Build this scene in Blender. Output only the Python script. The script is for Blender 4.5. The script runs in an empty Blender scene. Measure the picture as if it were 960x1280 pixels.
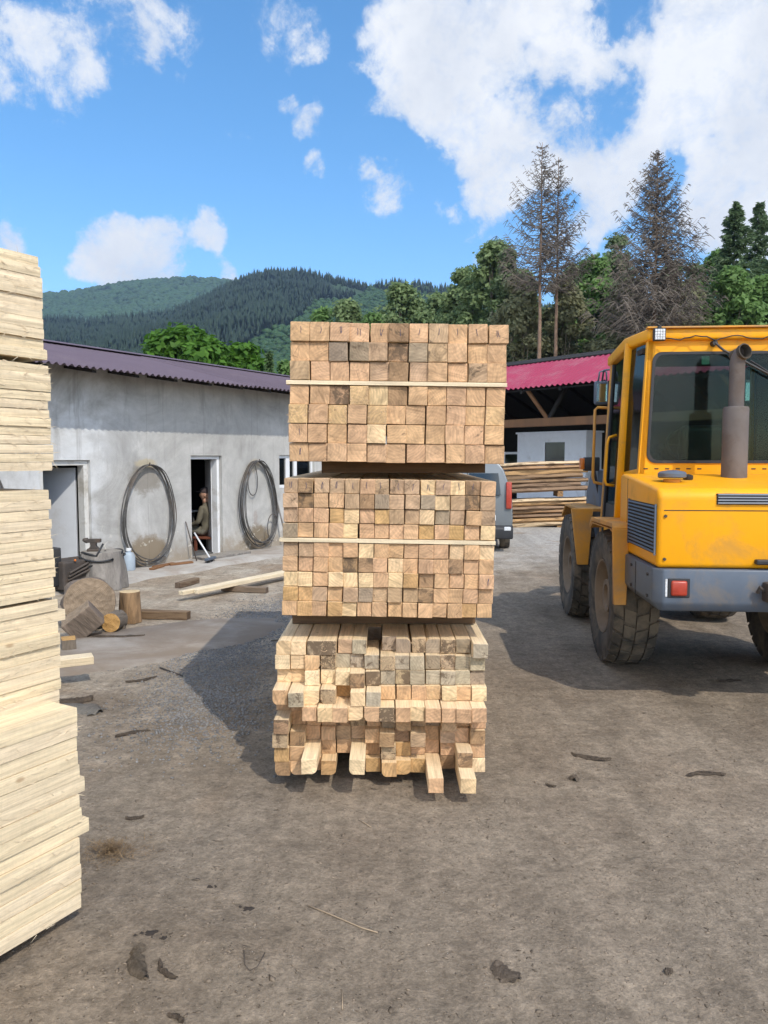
import bpy, bmesh, math, random
import numpy as np
from mathutils import Vector, Matrix, Euler, noise as mnoise

random.seed(11)
R = math.radians
S = bpy.context.scene
COL = S.collection

# ------------------------------------------------------------------ camera
PITCH, CAMH = R(4.05), 1.75
cam_d = bpy.data.cameras.new("camera")
cam = bpy.data.objects.new("camera", cam_d)
COL.objects.link(cam)
cam.location = (0, 0, CAMH)
cam.rotation_euler = (R(90) - PITCH, 0, 0)
cam_d.sensor_fit = 'VERTICAL'
cam_d.sensor_height = 36.0
cam_d.lens = 27.0
cam_d.clip_start = 0.05
cam_d.clip_end = 9000
S.camera = cam


def ray(px, py):
    cx, cy = (px - 480) / 960, (640 - py) / 960
    return Vector((cx, math.cos(PITCH) + cy * math.sin(PITCH), -math.sin(PITCH) + cy * math.cos(PITCH)))


def G(px, py, z=0.0):
    r = ray(px, py)
    t = (z - CAMH) / r.z
    return Vector((r.x * t, r.y * t, z))


def A(px, py, Y):
    r = ray(px, py)
    t = Y / r.y
    return Vector((r.x * t, Y, CAMH + r.z * t))


# ------------------------------------------------------------------ node helpers
class NT:
    def __init__(self, tree):
        self.t = tree
        self.n = tree.nodes
        self.l = tree.links

    def node(self, typ, **kw):
        nd = self.n.new(typ)
        for k, v in kw.items():
            setattr(nd, k, v)
        return nd

    def put(self, sock, v):
        if v is None:
            return
        if isinstance(v, bpy.types.NodeSocket):
            self.l.new(v, sock)
        else:
            if isinstance(v, (tuple, list)) and len(v) == 3 and sock.type == 'RGBA':
                v = (*v, 1)
            sock.default_value = v

    def math(self, op, a, b=None, c=None, clamp=False):
        nd = self.node('ShaderNodeMath', operation=op)
        nd.use_clamp = clamp
        self.put(nd.inputs[0], a)
        self.put(nd.inputs[1], b)
        self.put(nd.inputs[2], c)
        return nd.outputs[0]

    def vmath(self, op, a, b=None, scale=None):
        nd = self.node('ShaderNodeVectorMath', operation=op)
        self.put(nd.inputs[0], a)
        self.put(nd.inputs[1], b)
        if scale is not None:
            self.put(nd.inputs['Scale'], scale)
        return nd.outputs['Value'] if op in ('DOT_PRODUCT', 'LENGTH', 'DISTANCE') else nd.outputs[0]

    def mix(self, f, a, b, mode='MIX'):
        nd = self.node('ShaderNodeMix', data_type='RGBA', blend_type=mode)
        self.put(nd.inputs[0], f)
        self.put(nd.inputs[6], a)
        self.put(nd.inputs[7], b)
        return nd.outputs[2]

    def noise(self, vec, scale, detail=4, rough=.55, dist=0.0, w=None):
        nd = self.node('ShaderNodeTexNoise')
        if w is not None:
            nd.noise_dimensions = '4D'
            self.put(nd.inputs['W'], w)
        self.put(nd.inputs['Vector'], vec)
        self.put(nd.inputs['Scale'], scale)
        nd.inputs['Detail'].default_value = detail
        nd.inputs['Roughness'].default_value = rough
        nd.inputs['Distortion'].default_value = dist
        return nd.outputs['Fac'], nd.outputs['Color']

    def voro(self, vec, scale, feature='F1', rnd=1.0):
        nd = self.node('ShaderNodeTexVoronoi', feature=feature)
        self.put(nd.inputs['Vector'], vec)
        self.put(nd.inputs['Scale'], scale)
        nd.inputs['Randomness'].default_value = rnd
        return nd

    def ramp(self, f, stops, interp='LINEAR'):
        nd = self.node('ShaderNodeValToRGB')
        cr = nd.color_ramp
        cr.interpolation = interp
        while len(cr.elements) < len(stops):
            cr.elements.new(0.5)
        for e, (p, c) in zip(cr.elements, stops):
            e.position = p
            e.color = (c, c, c, 1) if isinstance(c, (int, float)) else (*c, 1)
        self.put(nd.inputs[0], f)
        return nd.outputs[0]

    def maprange(self, v, a, b, c=0.0, d=1.0, smooth=False):
        nd = self.node('ShaderNodeMapRange')
        nd.interpolation_type = 'SMOOTHSTEP' if smooth else 'LINEAR'
        self.put(nd.inputs[0], v)
        for i, x in enumerate((a, b, c, d)):
            self.put(nd.inputs[i + 1], x)
        return nd.outputs[0]

    def obj(self):
        return self.node('ShaderNodeTexCoord').outputs['Object']

    def scale(self, vec, s):
        nd = self.node('ShaderNodeMapping')
        self.put(nd.inputs['Vector'], vec)
        nd.inputs['Scale'].default_value = s
        return nd.outputs[0]

    def bump(self, h, strength=.3, dist=.01):
        nd = self.node('ShaderNodeBump')
        nd.inputs['Strength'].default_value = strength
        nd.inputs['Distance'].default_value = dist
        self.put(nd.inputs['Height'], h)
        return nd.outputs[0]

    def sep(self, v):
        nd = self.node('ShaderNodeSeparateXYZ')
        self.put(nd.inputs[0], v)
        return nd.outputs

    def comb(self, x, y, z):
        nd = self.node('ShaderNodeCombineXYZ')
        for i, v in enumerate((x, y, z)):
            self.put(nd.inputs[i], v)
        return nd.outputs[0]


def new_mat(name):
    m = bpy.data.materials.new(name)
    m.use_nodes = True
    for n in list(m.node_tree.nodes):
        m.node_tree.nodes.remove(n)
    t = NT(m.node_tree)
    out = t.node('ShaderNodeOutputMaterial')
    b = t.node('ShaderNodeBsdfPrincipled')
    t.l.new(b.outputs[0], out.inputs[0])
    return m, t, b, out


def surf(name, col, rough=.6, metal=0.0, var=.25, vscale=6.0, dirt=None, dirt_amt=.4, dirt_scale=2.5,
         bump=.15, bscale=60.0, bdist=.004, spec=.5, coat=0.0, stretch=None):
    """A painted / plain surface with uneven colour, dirt patches, roughness and fine relief."""
    m, t, b, o = new_mat(name)
    v = t.obj()
    if stretch:
        v = t.scale(v, stretch)
    f, _ = t.noise(v, vscale, 5, .6)
    k = t.maprange(f, .25, .75, 1 - var, 1 + var)
    c = t.vmath('SCALE', (*col[:3],), scale=k)
    if dirt:
        d, _ = t.noise(v, dirt_scale, 8, .68, .4)
        dm = t.maprange(d, .62 - .35 * dirt_amt, .78 - .2 * dirt_amt, 0, min(1, .45 + dirt_amt * .5), True)
        c = t.mix(dm, c, dirt)
        rr = t.mix(dm, (rough,) * 3, (min(1, rough + .3),) * 3)
        t.l.new(rr, b.inputs['Roughness'])
    else:
        t.put(b.inputs['Roughness'], t.maprange(f, .2, .8, max(.02, rough - .1), min(1, rough + .1)))
    t.l.new(c, b.inputs['Base Color'])
    b.inputs['Metallic'].default_value = metal
    b.inputs['Specular IOR Level'].default_value = spec
    b.inputs['Coat Weight'].default_value = coat
    if bump:
        h, _ = t.noise(v, bscale, 6, .65)
        t.l.new(t.bump(h, bump, bdist), b.inputs['Normal'])
    return m


# ------------------------------------------------------------------ wood
def wood_mat(name, side_mul=1.25, side_tint=(.9, .72, .47), side_mix=.75, knots=True, ring=.017, saw=True):
    """Sawn timber: rings and saw marks on the two ends (local +-Y), grain along local Y elsewhere.
    The object's own colour is the tint of the wood, its alpha how stained it is."""
    m, t, b, o = new_mat(name)
    tc = t.node('ShaderNodeTexCoord')
    oi = t.node('ShaderNodeObjectInfo')
    v, nrm = tc.outputs['Object'], tc.outputs['Normal']
    rnd = oi.outputs['Random']
    w = t.math('MULTIPLY', rnd, 97.0)
    wn = t.node('ShaderNodeTexWhiteNoise')
    wn.noise_dimensions = '1D'
    t.put(wn.inputs['W'], w)
    off = t.vmath('SCALE', t.vmath('SUBTRACT', wn.outputs['Color'], (.5, .5, .5)), scale=.26)
    x, y, z = t.sep(v)
    p2 = t.vmath('ADD', t.comb(x, 0.0, z), off)
    px, _, pz = t.sep(p2)
    p2 = t.comb(px, 0.0, pz)
    # rings
    nz, _ = t.noise(v, 26.0, 3, .6, 0, w)
    rad = t.math('ADD', t.vmath('LENGTH', p2), t.math('MULTIPLY', nz, .02))
    s = t.math('SINE', t.math('MULTIPLY', rad, t.math('MULTIPLY', 2 * math.pi / ring, t.maprange(rnd, 0, 1, .75, 1.35))))
    rings = t.maprange(s, -1, 1, t.maprange(nz, .35, .65, .84, .98), 1.05)
    # saw strokes across the end, each at its own angle
    ang = t.math('MULTIPLY', rnd, 37.0)
    sx = t.math('ADD', t.math('MULTIPLY', x, t.math('COSINE', ang)), t.math('MULTIPLY', z, t.math('SINE', ang)))
    sn, _ = t.noise(t.comb(t.math('MULTIPLY', sx, 3.2), 0.0, t.math('MULTIPLY', z, .7)), 24.0, 5, .7, 0, w)
    saws = t.maprange(sn, .3, .7, .70, 1.20)
    # pale / weathered clouds and dark stains
    cl, _ = t.noise(v, 16.0, 6, .62, .5, w)
    clouds = t.maprange(cl, .3, .72, .66, 1.24)
    st, _ = t.noise(v, 13.0, 7, .7, 1.2, t.math('ADD', w, 31.0))
    thr = t.maprange(oi.outputs['Alpha'], 0, 1, .67, .36)
    stain = t.maprange(st, thr, t.math('ADD', thr, .10), 0, .85, True)
    stripe = t.maprange(t.noise(t.comb(t.math('MULTIPLY', sx, 1.0), 0.0, 0.0), 19.0, 2, .5, 0, t.math('ADD', w, 7.0))[0], .6, .66, 1.0, .80, True)
    k = t.math('MULTIPLY', t.math('MULTIPLY', rings, saws), t.math('MULTIPLY', clouds, stripe))
    endc = t.vmath('SCALE', oi.outputs['Color'], scale=k)
    endc = t.mix(stain, endc, (.115, .078, .05))
    # cracks
    vc = t.voro(t.vmath('ADD', v, off), 11.0, 'DISTANCE_TO_EDGE')
    crack = t.maprange(vc.outputs['Distance'], .0, .018, .45, 1.0)
    ck = t.maprange(t.noise(v, 9.0, 2, .5, 0, t.math('ADD', w, 3.0))[0], .55, .62, 0, 1)
    endc = t.mix(ck, endc, t.vmath('SCALE', endc, scale=crack))
    # long faces
    gv = t.comb(t.math('MULTIPLY', x, 1.0), t.math('MULTIPLY', y, .045), t.math('MULTIPLY', z, 1.0))
    g1, _ = t.noise(gv, 55.0, 6, .65, .6, w)
    g2, _ = t.noise(gv, 130.0, 4, .7, 0, w)
    gk = t.math('ADD', t.maprange(g1, .3, .7, .74, 1.14), t.maprange(g2, .3, .7, -.16, .16))
    base = t.mix(side_mix, oi.outputs['Color'], side_tint)
    cr, _ = t.noise(t.comb(t.math('MULTIPLY', x, .25), y, t.math('MULTIPLY', z, .35)), 85.0, 4, .7, .2, w)
    gk = t.math('MULTIPLY', gk, t.maprange(cr, .3, .7, .94, 1.05))
    wv2, _ = t.noise(t.comb(x, t.math('MULTIPLY', y, .3), z), 5.0, 4, .6, 0, w)
    sidec = t.vmath('SCALE', base, scale=t.math('MULTIPLY', gk, t.maprange(wv2, .3, .7, side_mul * .86, side_mul * 1.04)))
    if knots:
        kv = t.voro(t.comb(t.math('ADD', x, t.math('MULTIPLY', rnd, 5.0)), t.math('MULTIPLY', y, .55), t.math('MULTIPLY', z, 1.0)), 4.6)
        kd = t.math('ADD', kv.outputs['Distance'], t.math('MULTIPLY', t.math('SUBTRACT', g1, .5), .05))
        kn = t.maprange(kd, .03, .065, .6, 0, True)
        sidec = t.mix(kn, sidec, (.30, .17, .08))
    nx, ny, nzz = t.sep(nrm)
    isend = t.maprange(t.math('ABSOLUTE', ny), .55, .65)
    t.l.new(t.mix(isend, sidec, endc), b.inputs['Base Color'])
    b.inputs['Roughness'].default_value = .82
    b.inputs['Specular IOR Level'].default_value = .25
    fz, _ = t.noise(v, 320.0, 4, .7)
    hh = t.math('ADD', t.math('MULTIPLY', fz, .6), t.math('ADD', t.math('MULTIPLY', sn, 1.0), t.math('MULTIPLY', g1, .7)))
    t.l.new(t.bump(hh, .5, .004), b.inputs['Normal'])
    return m


def bark_mat(name, col=(.12, .09, .065), endcol=None, scale=14):
    m, t, b, o = new_mat(name)
    tc = t.node('ShaderNodeTexCoord')
    v = tc.outputs['Object']
    vs = t.scale(v, (1, 1, .25))
    f, _ = t.noise(vs, scale, 8, .7, 1.0)
    vo = t.voro(vs, scale * 1.3)
    c = t.mix(t.maprange(f, .3, .72), tuple(x * .45 for x in col), tuple(x * 1.5 for x in col))
    if endcol:
        _, _, nz = t.sep(tc.outputs['Normal'])
        rr = t.vmath('LENGTH', t.comb(t.sep(v)[0], t.sep(v)[1], 0.0))
        rg = t.math('SINE', t.math('MULTIPLY', t.math('ADD', rr, t.math('MULTIPLY', f, .015)), 420.0))
        e2, _ = t.noise(v, 7.0, 6, .65, .6)
        ec = t.vmath('SCALE', endcol, scale=t.math('MULTIPLY', t.maprange(rg, -1, 1, .85, 1.05), t.maprange(e2, .3, .7, .7, 1.2)))
        c = t.mix(t.maprange(t.math('ABSOLUTE', nz), .6, .7), c, ec)
    t.l.new(c, b.inputs['Base Color'])
    b.inputs['Roughness'].default_value = .9
    t.l.new(t.bump(t.math('ADD', f, vo.outputs['Distance']), .7, .02), b.inputs['Normal'])
    return m


def leaf_mat(name, c1, c2, trans=.35, big=.35):
    m, t, b, o = new_mat(name)
    geo = t.node('ShaderNodeNewGeometry')
    r = geo.outputs['Random Per Island']
    f, _ = t.noise(t.obj(), big, 3, .6)
    k = t.math('ADD', t.math('MULTIPLY', r, .55), t.maprange(f, .3, .7, 0, .45))
    c = t.mix(k, c1, c2)
    t.l.new(c, b.inputs['Base Color'])
    b.inputs['Roughness'].default_value = .6
    b.inputs['Specular IOR Level'].default_value = .25
    tr = t.node('ShaderNodeBsdfTranslucent')
    t.l.new(c, tr.inputs[0])
    mx = t.node('ShaderNodeMixShader')
    mx.inputs[0].default_value = trans
    t.l.new(b.outputs[0], mx.inputs[1])
    t.l.new(tr.outputs[0], mx.inputs[2])
    t.l.new(mx.outputs[0], o.inputs[0])
    return m


def glass_mat(name, tint=(.10, .15, .15), gloss=.12):
    m, t, b, o = new_mat(name)
    tr = t.node('ShaderNodeBsdfTransparent')
    tr.inputs[0].default_value = (*tint, 1)
    gl = t.node('ShaderNodeBsdfGlossy')
    gl.inputs['Roughness'].default_value = .06
    gl.inputs[0].default_value = (.9, .95, .95, 1)
    df = t.node('ShaderNodeBsdfDiffuse')
    df.inputs[0].default_value = (.11, .12, .11, 1)
    fr = t.node('ShaderNodeFresnel')
    fr.inputs[0].default_value = 1.45
    f, _ = t.noise(t.obj(), 5.0, 6, .7, .5)
    m0 = t.node('ShaderNodeMixShader')
    t.put(m0.inputs[0], t.maprange(f, .35, .8, .0, .07))
    t.l.new(tr.outputs[0], m0.inputs[1])
    t.l.new(df.outputs[0], m0.inputs[2])
    m1 = t.node('ShaderNodeMixShader')
    t.put(m1.inputs[0], t.math('ADD', t.math('MULTIPLY', fr.outputs[0], .45), gloss * .3))
    t.l.new(m0.outputs[0], m1.inputs[1])
    t.l.new(gl.outputs[0], m1.inputs[2])
    t.l.new(m1.outputs[0], o.inputs[0])
    return m


M = {}
M['beam'] = wood_mat('sawn_beam', side_mul=1.08, side_tint=(.78, .60, .37))
M['board'] = wood_mat('sawn_board', side_mul=.95, side_tint=(.80, .655, .45), side_mix=.5)
M['slab'] = wood_mat('waney_slab', side_mul=1.0, side_tint=(.60, .42, .24), side_mix=.12)
_t = NT(M['slab'].node_tree)
_b = next(n for n in _t.n if n.type == 'BSDF_PRINCIPLED')
_src = _b.inputs['Base Color'].links[0].from_socket
_oi = _t.node('ShaderNodeObjectInfo')
_x, _y, _z = _t.sep(_t.obj())
_f, _ = _t.noise(_t.comb(_x, _t.math('MULTIPLY', _y, .12), _z), 16.0, 6, .65, .8, _t.math('MULTIPLY', _oi.outputs['Random'], 41.0))
_t.l.new(_t.mix(_t.maprange(_f, .50, .60, 0, .8, True), _src, (.10, .062, .038)), _b.inputs['Base Color'])
M['bark'] = bark_mat('bark', (.145, .11, .08))
M['log'] = bark_mat('cut_log_dusty', (.17, .13, .10), (.27, .20, .135))
M['log_orange'] = bark_mat('cut_log_orange', (.16, .13, .10), (.50, .29, .10))
M['stump'] = bark_mat('stump', (.27, .17, .09), (.62, .46, .26))
M['oldwood'] = bark_mat('grey_old_wood', (.22, .20, .18), (.3, .27, .23), 9)
M['yellow'] = surf('yellow_paint', (.84, .365, .004), .45, spec=.3, var=.06, vscale=1.5, dirt=(.46, .24, .06), dirt_amt=.36, dirt_scale=2.4, bump=.04, bscale=9, bdist=.01, coat=.04)
M['yellow_dusty'] = surf('yellow_paint_dusty', (.66, .29, .03), .6, var=.1, vscale=3, dirt=(.36, .23, .12), dirt_amt=.6, dirt_scale=2.2, bump=.08, bscale=40)
M['steelblue'] = surf('bluegrey_paint', (.085, .108, .145), .5, var=.15, vscale=4, dirt=(.19, .15, .11), dirt_amt=.35, dirt_scale=3.2, bump=.1)
M['black'] = surf('black_plastic', (.02, .021, .024), .55, var=.3, dirt=(.09, .08, .07), dirt_amt=.3, bump=.1)
M['matblack'] = surf('dark_chassis', (.022, .02, .018), .8, var=.4, dirt=(.09, .07, .05), dirt_amt=.5, bump=.3)
M['rubber'] = surf('dusty_rubber', (.062, .055, .046), .9, var=.35, vscale=5, dirt=(.19, .15, .105), dirt_amt=.6, dirt_scale=5, bump=.4, bscale=70)
M['rim'] = surf('muddy_rim', (.19, .135, .085), .8, var=.3, dirt=(.26, .20, .145), dirt_amt=.7, bump=.3)
M['pipe'] = surf('rusty_exhaust', (.115, .095, .085), .7, var=.2, vscale=5, dirt=(.10, .075, .06), dirt_amt=.5, dirt_scale=6, bump=.2, bscale=90)
M['cabglass'] = glass_mat('cab_glass', (.50, .62, .58), .0)
M['darkglass'] = glass_mat('dark_glass', (.10, .12, .13), .2)
M['redlamp'] = surf('red_lens', (.36, .040, .02), .35, var=.25, vscale=20, dirt=(.35, .13, .08), dirt_amt=.4, bump=.2, bscale=90)
M['orangelamp'] = surf('orange_lens', (.60, .16, .02), .3, var=.15, bump=.1)
M['ledlens'] = surf('lamp_lens', (.62, .64, .66), .25, var=.25, vscale=70, bump=.6, bscale=80)
M['plaster'] = None
M['white'] = surf('white_paint', (.72, .73, .74), .5, var=.06, dirt=(.42, .38, .33), dirt_amt=.3, dirt_scale=2.5, bump=.05)
M['booth'] = surf('white_panel', (.80, .83, .88), .55, var=.05, dirt=(.5, .5, .5), dirt_amt=.2, bump=.05)
M['roof_purple'] = surf('purple_brown_sheet', (.125, .095, .118), .68, spec=.2, var=.08, vscale=2.0, dirt=(.20, .16, .17), dirt_amt=.2, dirt_scale=.7, bump=.03)
M['roof_red'] = surf('raspberry_sheet', (.29, .040, .082), .7, spec=.2, var=.06, vscale=1.2, dirt=(.30, .12, .15), dirt_amt=.45, dirt_scale=.8, bump=.03)
M['timber_brown'] = surf('stained_timber', (.20, .095, .04), .7, var=.25, vscale=3, bump=.2, stretch=(1, 1, .3))
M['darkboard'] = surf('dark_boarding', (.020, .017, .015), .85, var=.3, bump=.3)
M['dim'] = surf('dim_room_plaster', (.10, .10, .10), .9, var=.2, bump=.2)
M['cable'] = surf('steel_cable', (.115, .11, .105), .5, metal=.4, var=.4, vscale=20, dirt=(.14, .10, .07), dirt_amt=.4, bump=.5, bscale=200)
M['rust'] = surf('rusty_iron', (.07, .058, .05), .7, metal=.2, var=.3, dirt=(.13, .08, .05), dirt_amt=.5, bump=.4)
M['cloth'] = surf('olive_cloth', (.135, .12, .085), .95, var=.2, vscale=12, bump=.4, bscale=40)
M['trousers'] = surf('grey_green_cloth', (.19, .18, .14), .95, var=.2, vscale=12, bump=.4, bscale=40)
M['skin'] = surf('skin', (.50, .29, .20), .55, var=.1, bump=.05)
M['cap'] = surf('dark_cap', (.06, .045, .045), .9, var=.2, bump=.2)
M['shoe'] = surf('brown_boot', (.06, .04, .03), .7, var=.2)
M['redwood'] = surf('red_brown_bench', (.16, .05, .025), .7, var=.2, bump=.2)
M['greyvan'] = surf('grey_van_paint', (.17, .185, .195), .35, metal=.3, var=.05, dirt=(.2, .19, .17), dirt_amt=.3, dirt_scale=2, bump=.0, coat=.4)
M['plate'] = surf('number_plate', (.75, .76, .76), .4, var=.05, bump=.0)
M['blueplastic'] = surf('pale_blue_plastic', (.36, .43, .50), .5, var=.12, dirt=(.3, .27, .23), dirt_amt=.4, bump=.1)
M['pencil'] = surf('pencil_blue', (.07, .07, .13), .7, var=.3, bump=0)
M['straw'] = leaf_mat('dry_straw', (.10, .06, .03), (.34, .23, .12), .1, 6.0)
M['chip'] = leaf_mat('wood_crumb', (.05, .038, .028), (.33, .26, .19), .0, 3.0)
M['pebble'] = leaf_mat('grey_pebble', (.10, .095, .09), (.33, .32, .31), .0, 1.0)
M['twig'] = surf('twig', (.075, .06, .05), .9, var=.4, vscale=3, bump=.3)
M['twig_pale'] = surf('twig_pale', (.32, .24, .16), .9, var=.3, vscale=3, bump=.3)
M['deadtrunk'] = surf('dead_spruce_trunk', (.21, .135, .09), .9, var=.45, vscale=1.5, bump=.4, bscale=12)
M['deadtwig'] = surf('dead_spruce_twigs', (.14, .115, .092), .9, var=.4, vscale=.8, bump=0)
M['trunk'] = surf('tree_trunk', (.21, .18, .14), .9, var=.4, vscale=2, bump=.4, bscale=14)
M['leaf_maple'] = leaf_mat('leaf_maple', (.030, .080, .010), (.12, .26, .03), .4, .5)
M['leaf_birch'] = leaf_mat('leaf_birch', (.15, .21, .085), (.28, .36, .16), .5)
M['leaf_dark'] = leaf_mat('leaf_dark', (.13, .175, .09), (.24, .30, .15), .5)
M['leaf_fresh'] = leaf_mat('leaf_fresh', (.105, .19, .058), (.22, .35, .105), .5)
M['leaf_brown'] = leaf_mat('leaf_brown', (.21, .205, .115), (.33, .34, .185), .5)
M['needle'] = leaf_mat('spruce_needle', (.065, .11, .055), (.17, .24, .11), .35)
M['needle_pale'] = leaf_mat('spruce_needle_pale', (.06, .11, .04), (.15, .23, .09), .2)
M['farconifer'] = leaf_mat('far_conifers', (.008, .018, .011), (.024, .044, .020), .0, .006)
M['farshrub'] = leaf_mat('far_shrubs', (.015, .040, .010), (.038, .084, .020), .0, .01)


# plaster wall of the workshop: mottled pale and grey render, panel joints, stains near the ground and inside the coils
def plaster():
    m, t, b, o = new_mat('grey_render')
    v = t.obj()
    x, y, z = t.sep(v)
    f1, _ = t.noise(v, .9, 7, .66, .8)
    f2, _ = t.noise(v, 4.5, 7, .7, .4)
    c = t.mix(t.maprange(f1, .32, .68), (.33, .322, .305), (.535, .525, .50))
    left = t.maprange(x, -1.2, .9, 1, 0, True)
    c = t.mix(t.math('MULTIPLY', left, t.maprange(f1, .42, .62, 0, .75)), c, (.64, .655, .67))
    c = t.vmath('SCALE', c, scale=t.maprange(f2, .25, .75, .85, 1.1))
    sk, _ = t.noise(t.comb(t.math('MULTIPLY', x, 1.0), 0.0, t.math('MULTIPLY', z, .12)), 5.5, 6, .7, .3)
    c = t.mix(t.math('MULTIPLY', t.maprange(sk, .52, .68, 0, .55, True), t.maprange(z, .3, 2.6, .25, 1)), c, (.27, .26, .245))
    # damp, dirty foot of the wall
    fz = t.math('ADD', z, t.math('MULTIPLY', t.math('SUBTRACT', f2, .5), .8))
    c = t.mix(t.maprange(fz, .0, .55, .85, 0, True), c, (.30, .245, .18))
    # rust and grease where the cables hang
    for (cx, cz, sx, sz, amt, colr) in ((.22, 1.42, .40, .30, .75, (.20, .175, .14)), (.22, .22, .5, .40, .9, (.23, .18, .12)),
                                        (.25, 1.66, .25, .09, .8, (.45, .38, .26)), (2.88, .22, .5, .34, .9, (.20, .155, .10)),
                                        (2.85, 1.62, .2, .16, .7, (.42, .36, .27)), (2.86, .62, .08, .18, .5, (.3, .25, .22)),
                                        (-.3, 2.0, .55, .42, .35, (.33, .33, .33))):
        dx = t.math('DIVIDE', t.math('SUBTRACT', x, cx), sx)
        dz = t.math('DIVIDE', t.math('SUBTRACT', z, cz), sz)
        d = t.math('SQRT', t.math('ADD', t.math('MULTIPLY', dx, dx), t.math('MULTIPLY', dz, dz)))
        d = t.math('ADD', d, t.math('MULTIPLY', t.math('SUBTRACT', f2, .5), 1.3))
        c = t.mix(t.maprange(d, .55, 1.0, amt, 0, True), c, colr)
    # joints between cast panels
    j = t.math('ABSOLUTE', t.math('SUBTRACT', t.math('FRACT', t.math('DIVIDE', t.math('ADD', x, .35), 1.25)), .5))
    c = t.vmath('SCALE', c, scale=t.maprange(j, .0, .008, .82, 1.0))
    # flaked patches
    pk, _ = t.noise(v, 7.0, 5, .6, 1.0)
    pm = t.math('MULTIPLY', t.maprange(pk, .62, .66, 0, .8), t.maprange(z, .2, .9, 1, 0))
    c = t.mix(pm, c, (.66, .63, .56))
    t.l.new(c, b.inputs['Base Color'])
    b.inputs['Roughness'].default_value = .9
    h, _ = t.noise(v, 45.0, 8, .7)
    t.l.new(t.bump(t.math('ADD', h, t.math('MULTIPLY', f2, 1.5)), .35, .012), b.inputs['Normal'])
    return m


M['plaster'] = plaster()


# ------------------------------------------------------------------ mesh helpers
def nb():
    return bmesh.new()


def link(o, parent=None):
    COL.objects.link(o)
    if parent is not None:
        o.parent = parent
    return o


def obj(name, bm, mat, parent=None, smooth=False, autosmooth=None):
    me = bpy.data.meshes.new(name)
    bmesh.ops.recalc_face_normals(bm, faces=bm.faces)
    bm.to_mesh(me)
    bm.free()
    for mm in (mat if isinstance(mat, (list, tuple)) else [mat]):
        me.materials.append(M[mm] if isinstance(mm, str) else mm)
    if smooth:
        me.polygons.foreach_set('use_smooth', [True] * len(me.polygons))
        if autosmooth:
            me.set_sharp_from_angle(angle=R(autosmooth))
    o = bpy.data.objects.new(name, me)
    return link(o, parent)


def np_mesh(name, verts, faces, mat, parent=None, smooth=False):
    """verts (n,3), faces (m,k) arrays of one arity"""
    me = bpy.data.meshes.new(name)
    verts = np.asarray(verts, dtype=np.float32)
    faces = np.asarray(faces, dtype=np.int32)
    k = faces.shape[1]
    me.vertices.add(len(verts))
    me.vertices.foreach_set('co', verts.ravel())
    me.loops.add(faces.size)
    me.loops.foreach_set('vertex_index', faces.ravel())
    me.polygons.add(len(faces))
    me.polygons.foreach_set('loop_start', np.arange(0, faces.size, k, dtype=np.int32))
    me.polygons.foreach_set('loop_total', np.full(len(faces), k, dtype=np.int32))
    me.update(calc_edges=True)
    me.validate()
    if smooth:
        me.polygons.foreach_set('use_smooth', [True] * len(me.polygons))
    me.materials.append(M[mat] if isinstance(mat, str) else mat)
    o = bpy.data.objects.new(name, me)
    return link(o, parent)


def thing(name, label, cat, loc=(0, 0, 0), rz=0.0, group=None):
    o = bpy.data.objects.new(name, None)
    o.empty_display_size = .2
    COL.objects.link(o)
    o.location = loc
    o.rotation_euler = (0, 0, rz)
    return tag(o, label, cat, group)


def tag(o, label=None, cat=None, group=None, kind=None):
    for k, v in (('label', label), ('category', cat), ('group', group), ('kind', kind)):
        if v:
            o[k] = v
    return o


def box(bm, lo, hi, bev=0.0, seg=2, mat=0, rot=None):
    lo, hi = Vector(lo), Vector(hi)
    c, s = (lo + hi) / 2, hi - lo
    mtx = Matrix.Translation(c)
    if rot is not None:
        mtx = mtx @ (rot if isinstance(rot, Matrix) else Euler(rot).to_matrix().to_4x4())
    r = bmesh.ops.create_cube(bm, size=1, matrix=mtx @ Matrix.Diagonal((*s, 1)))
    vs = r['verts']
    fs = list({f for v in vs for f in v.link_faces})
    for f in fs:
        f.material_index = mat
    if bev > 0:
        es = list({e for v in vs for e in v.link_edges})
        bmesh.ops.bevel(bm, geom=es, offset=bev, segments=seg, affect='EDGES', profile=.5)
    return bm


def prism(bm, poly, axis, a, b, bev=0.0, seg=2):
    """Extrude a 2-D outline along an axis ('x','y' or 'z') from a to b. poly gives the two other coordinates in order."""
    def P3(u, w, k):
        return {'x': (k, u, w), 'y': (u, k, w), 'z': (u, w, k)}[axis]
    v0 = [bm.verts.new(P3(u, w, a)) for u, w in poly]
    v1 = [bm.verts.new(P3(u, w, b)) for u, w in poly]
    n = len(poly)
    fs = [bm.faces.new(v0), bm.faces.new(v1[::-1])]
    for i in range(n):
        fs.append(bm.faces.new((v0[i], v1[i], v1[(i + 1) % n], v0[(i + 1) % n])))
    bmesh.ops.recalc_face_normals(bm, faces=fs)
    if bev > 0:
        es = list({e for f in fs for e in f.edges})
        bmesh.ops.bevel(bm, geom=es, offset=bev, segments=seg, affect='EDGES', profile=.5)
    return bm


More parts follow.
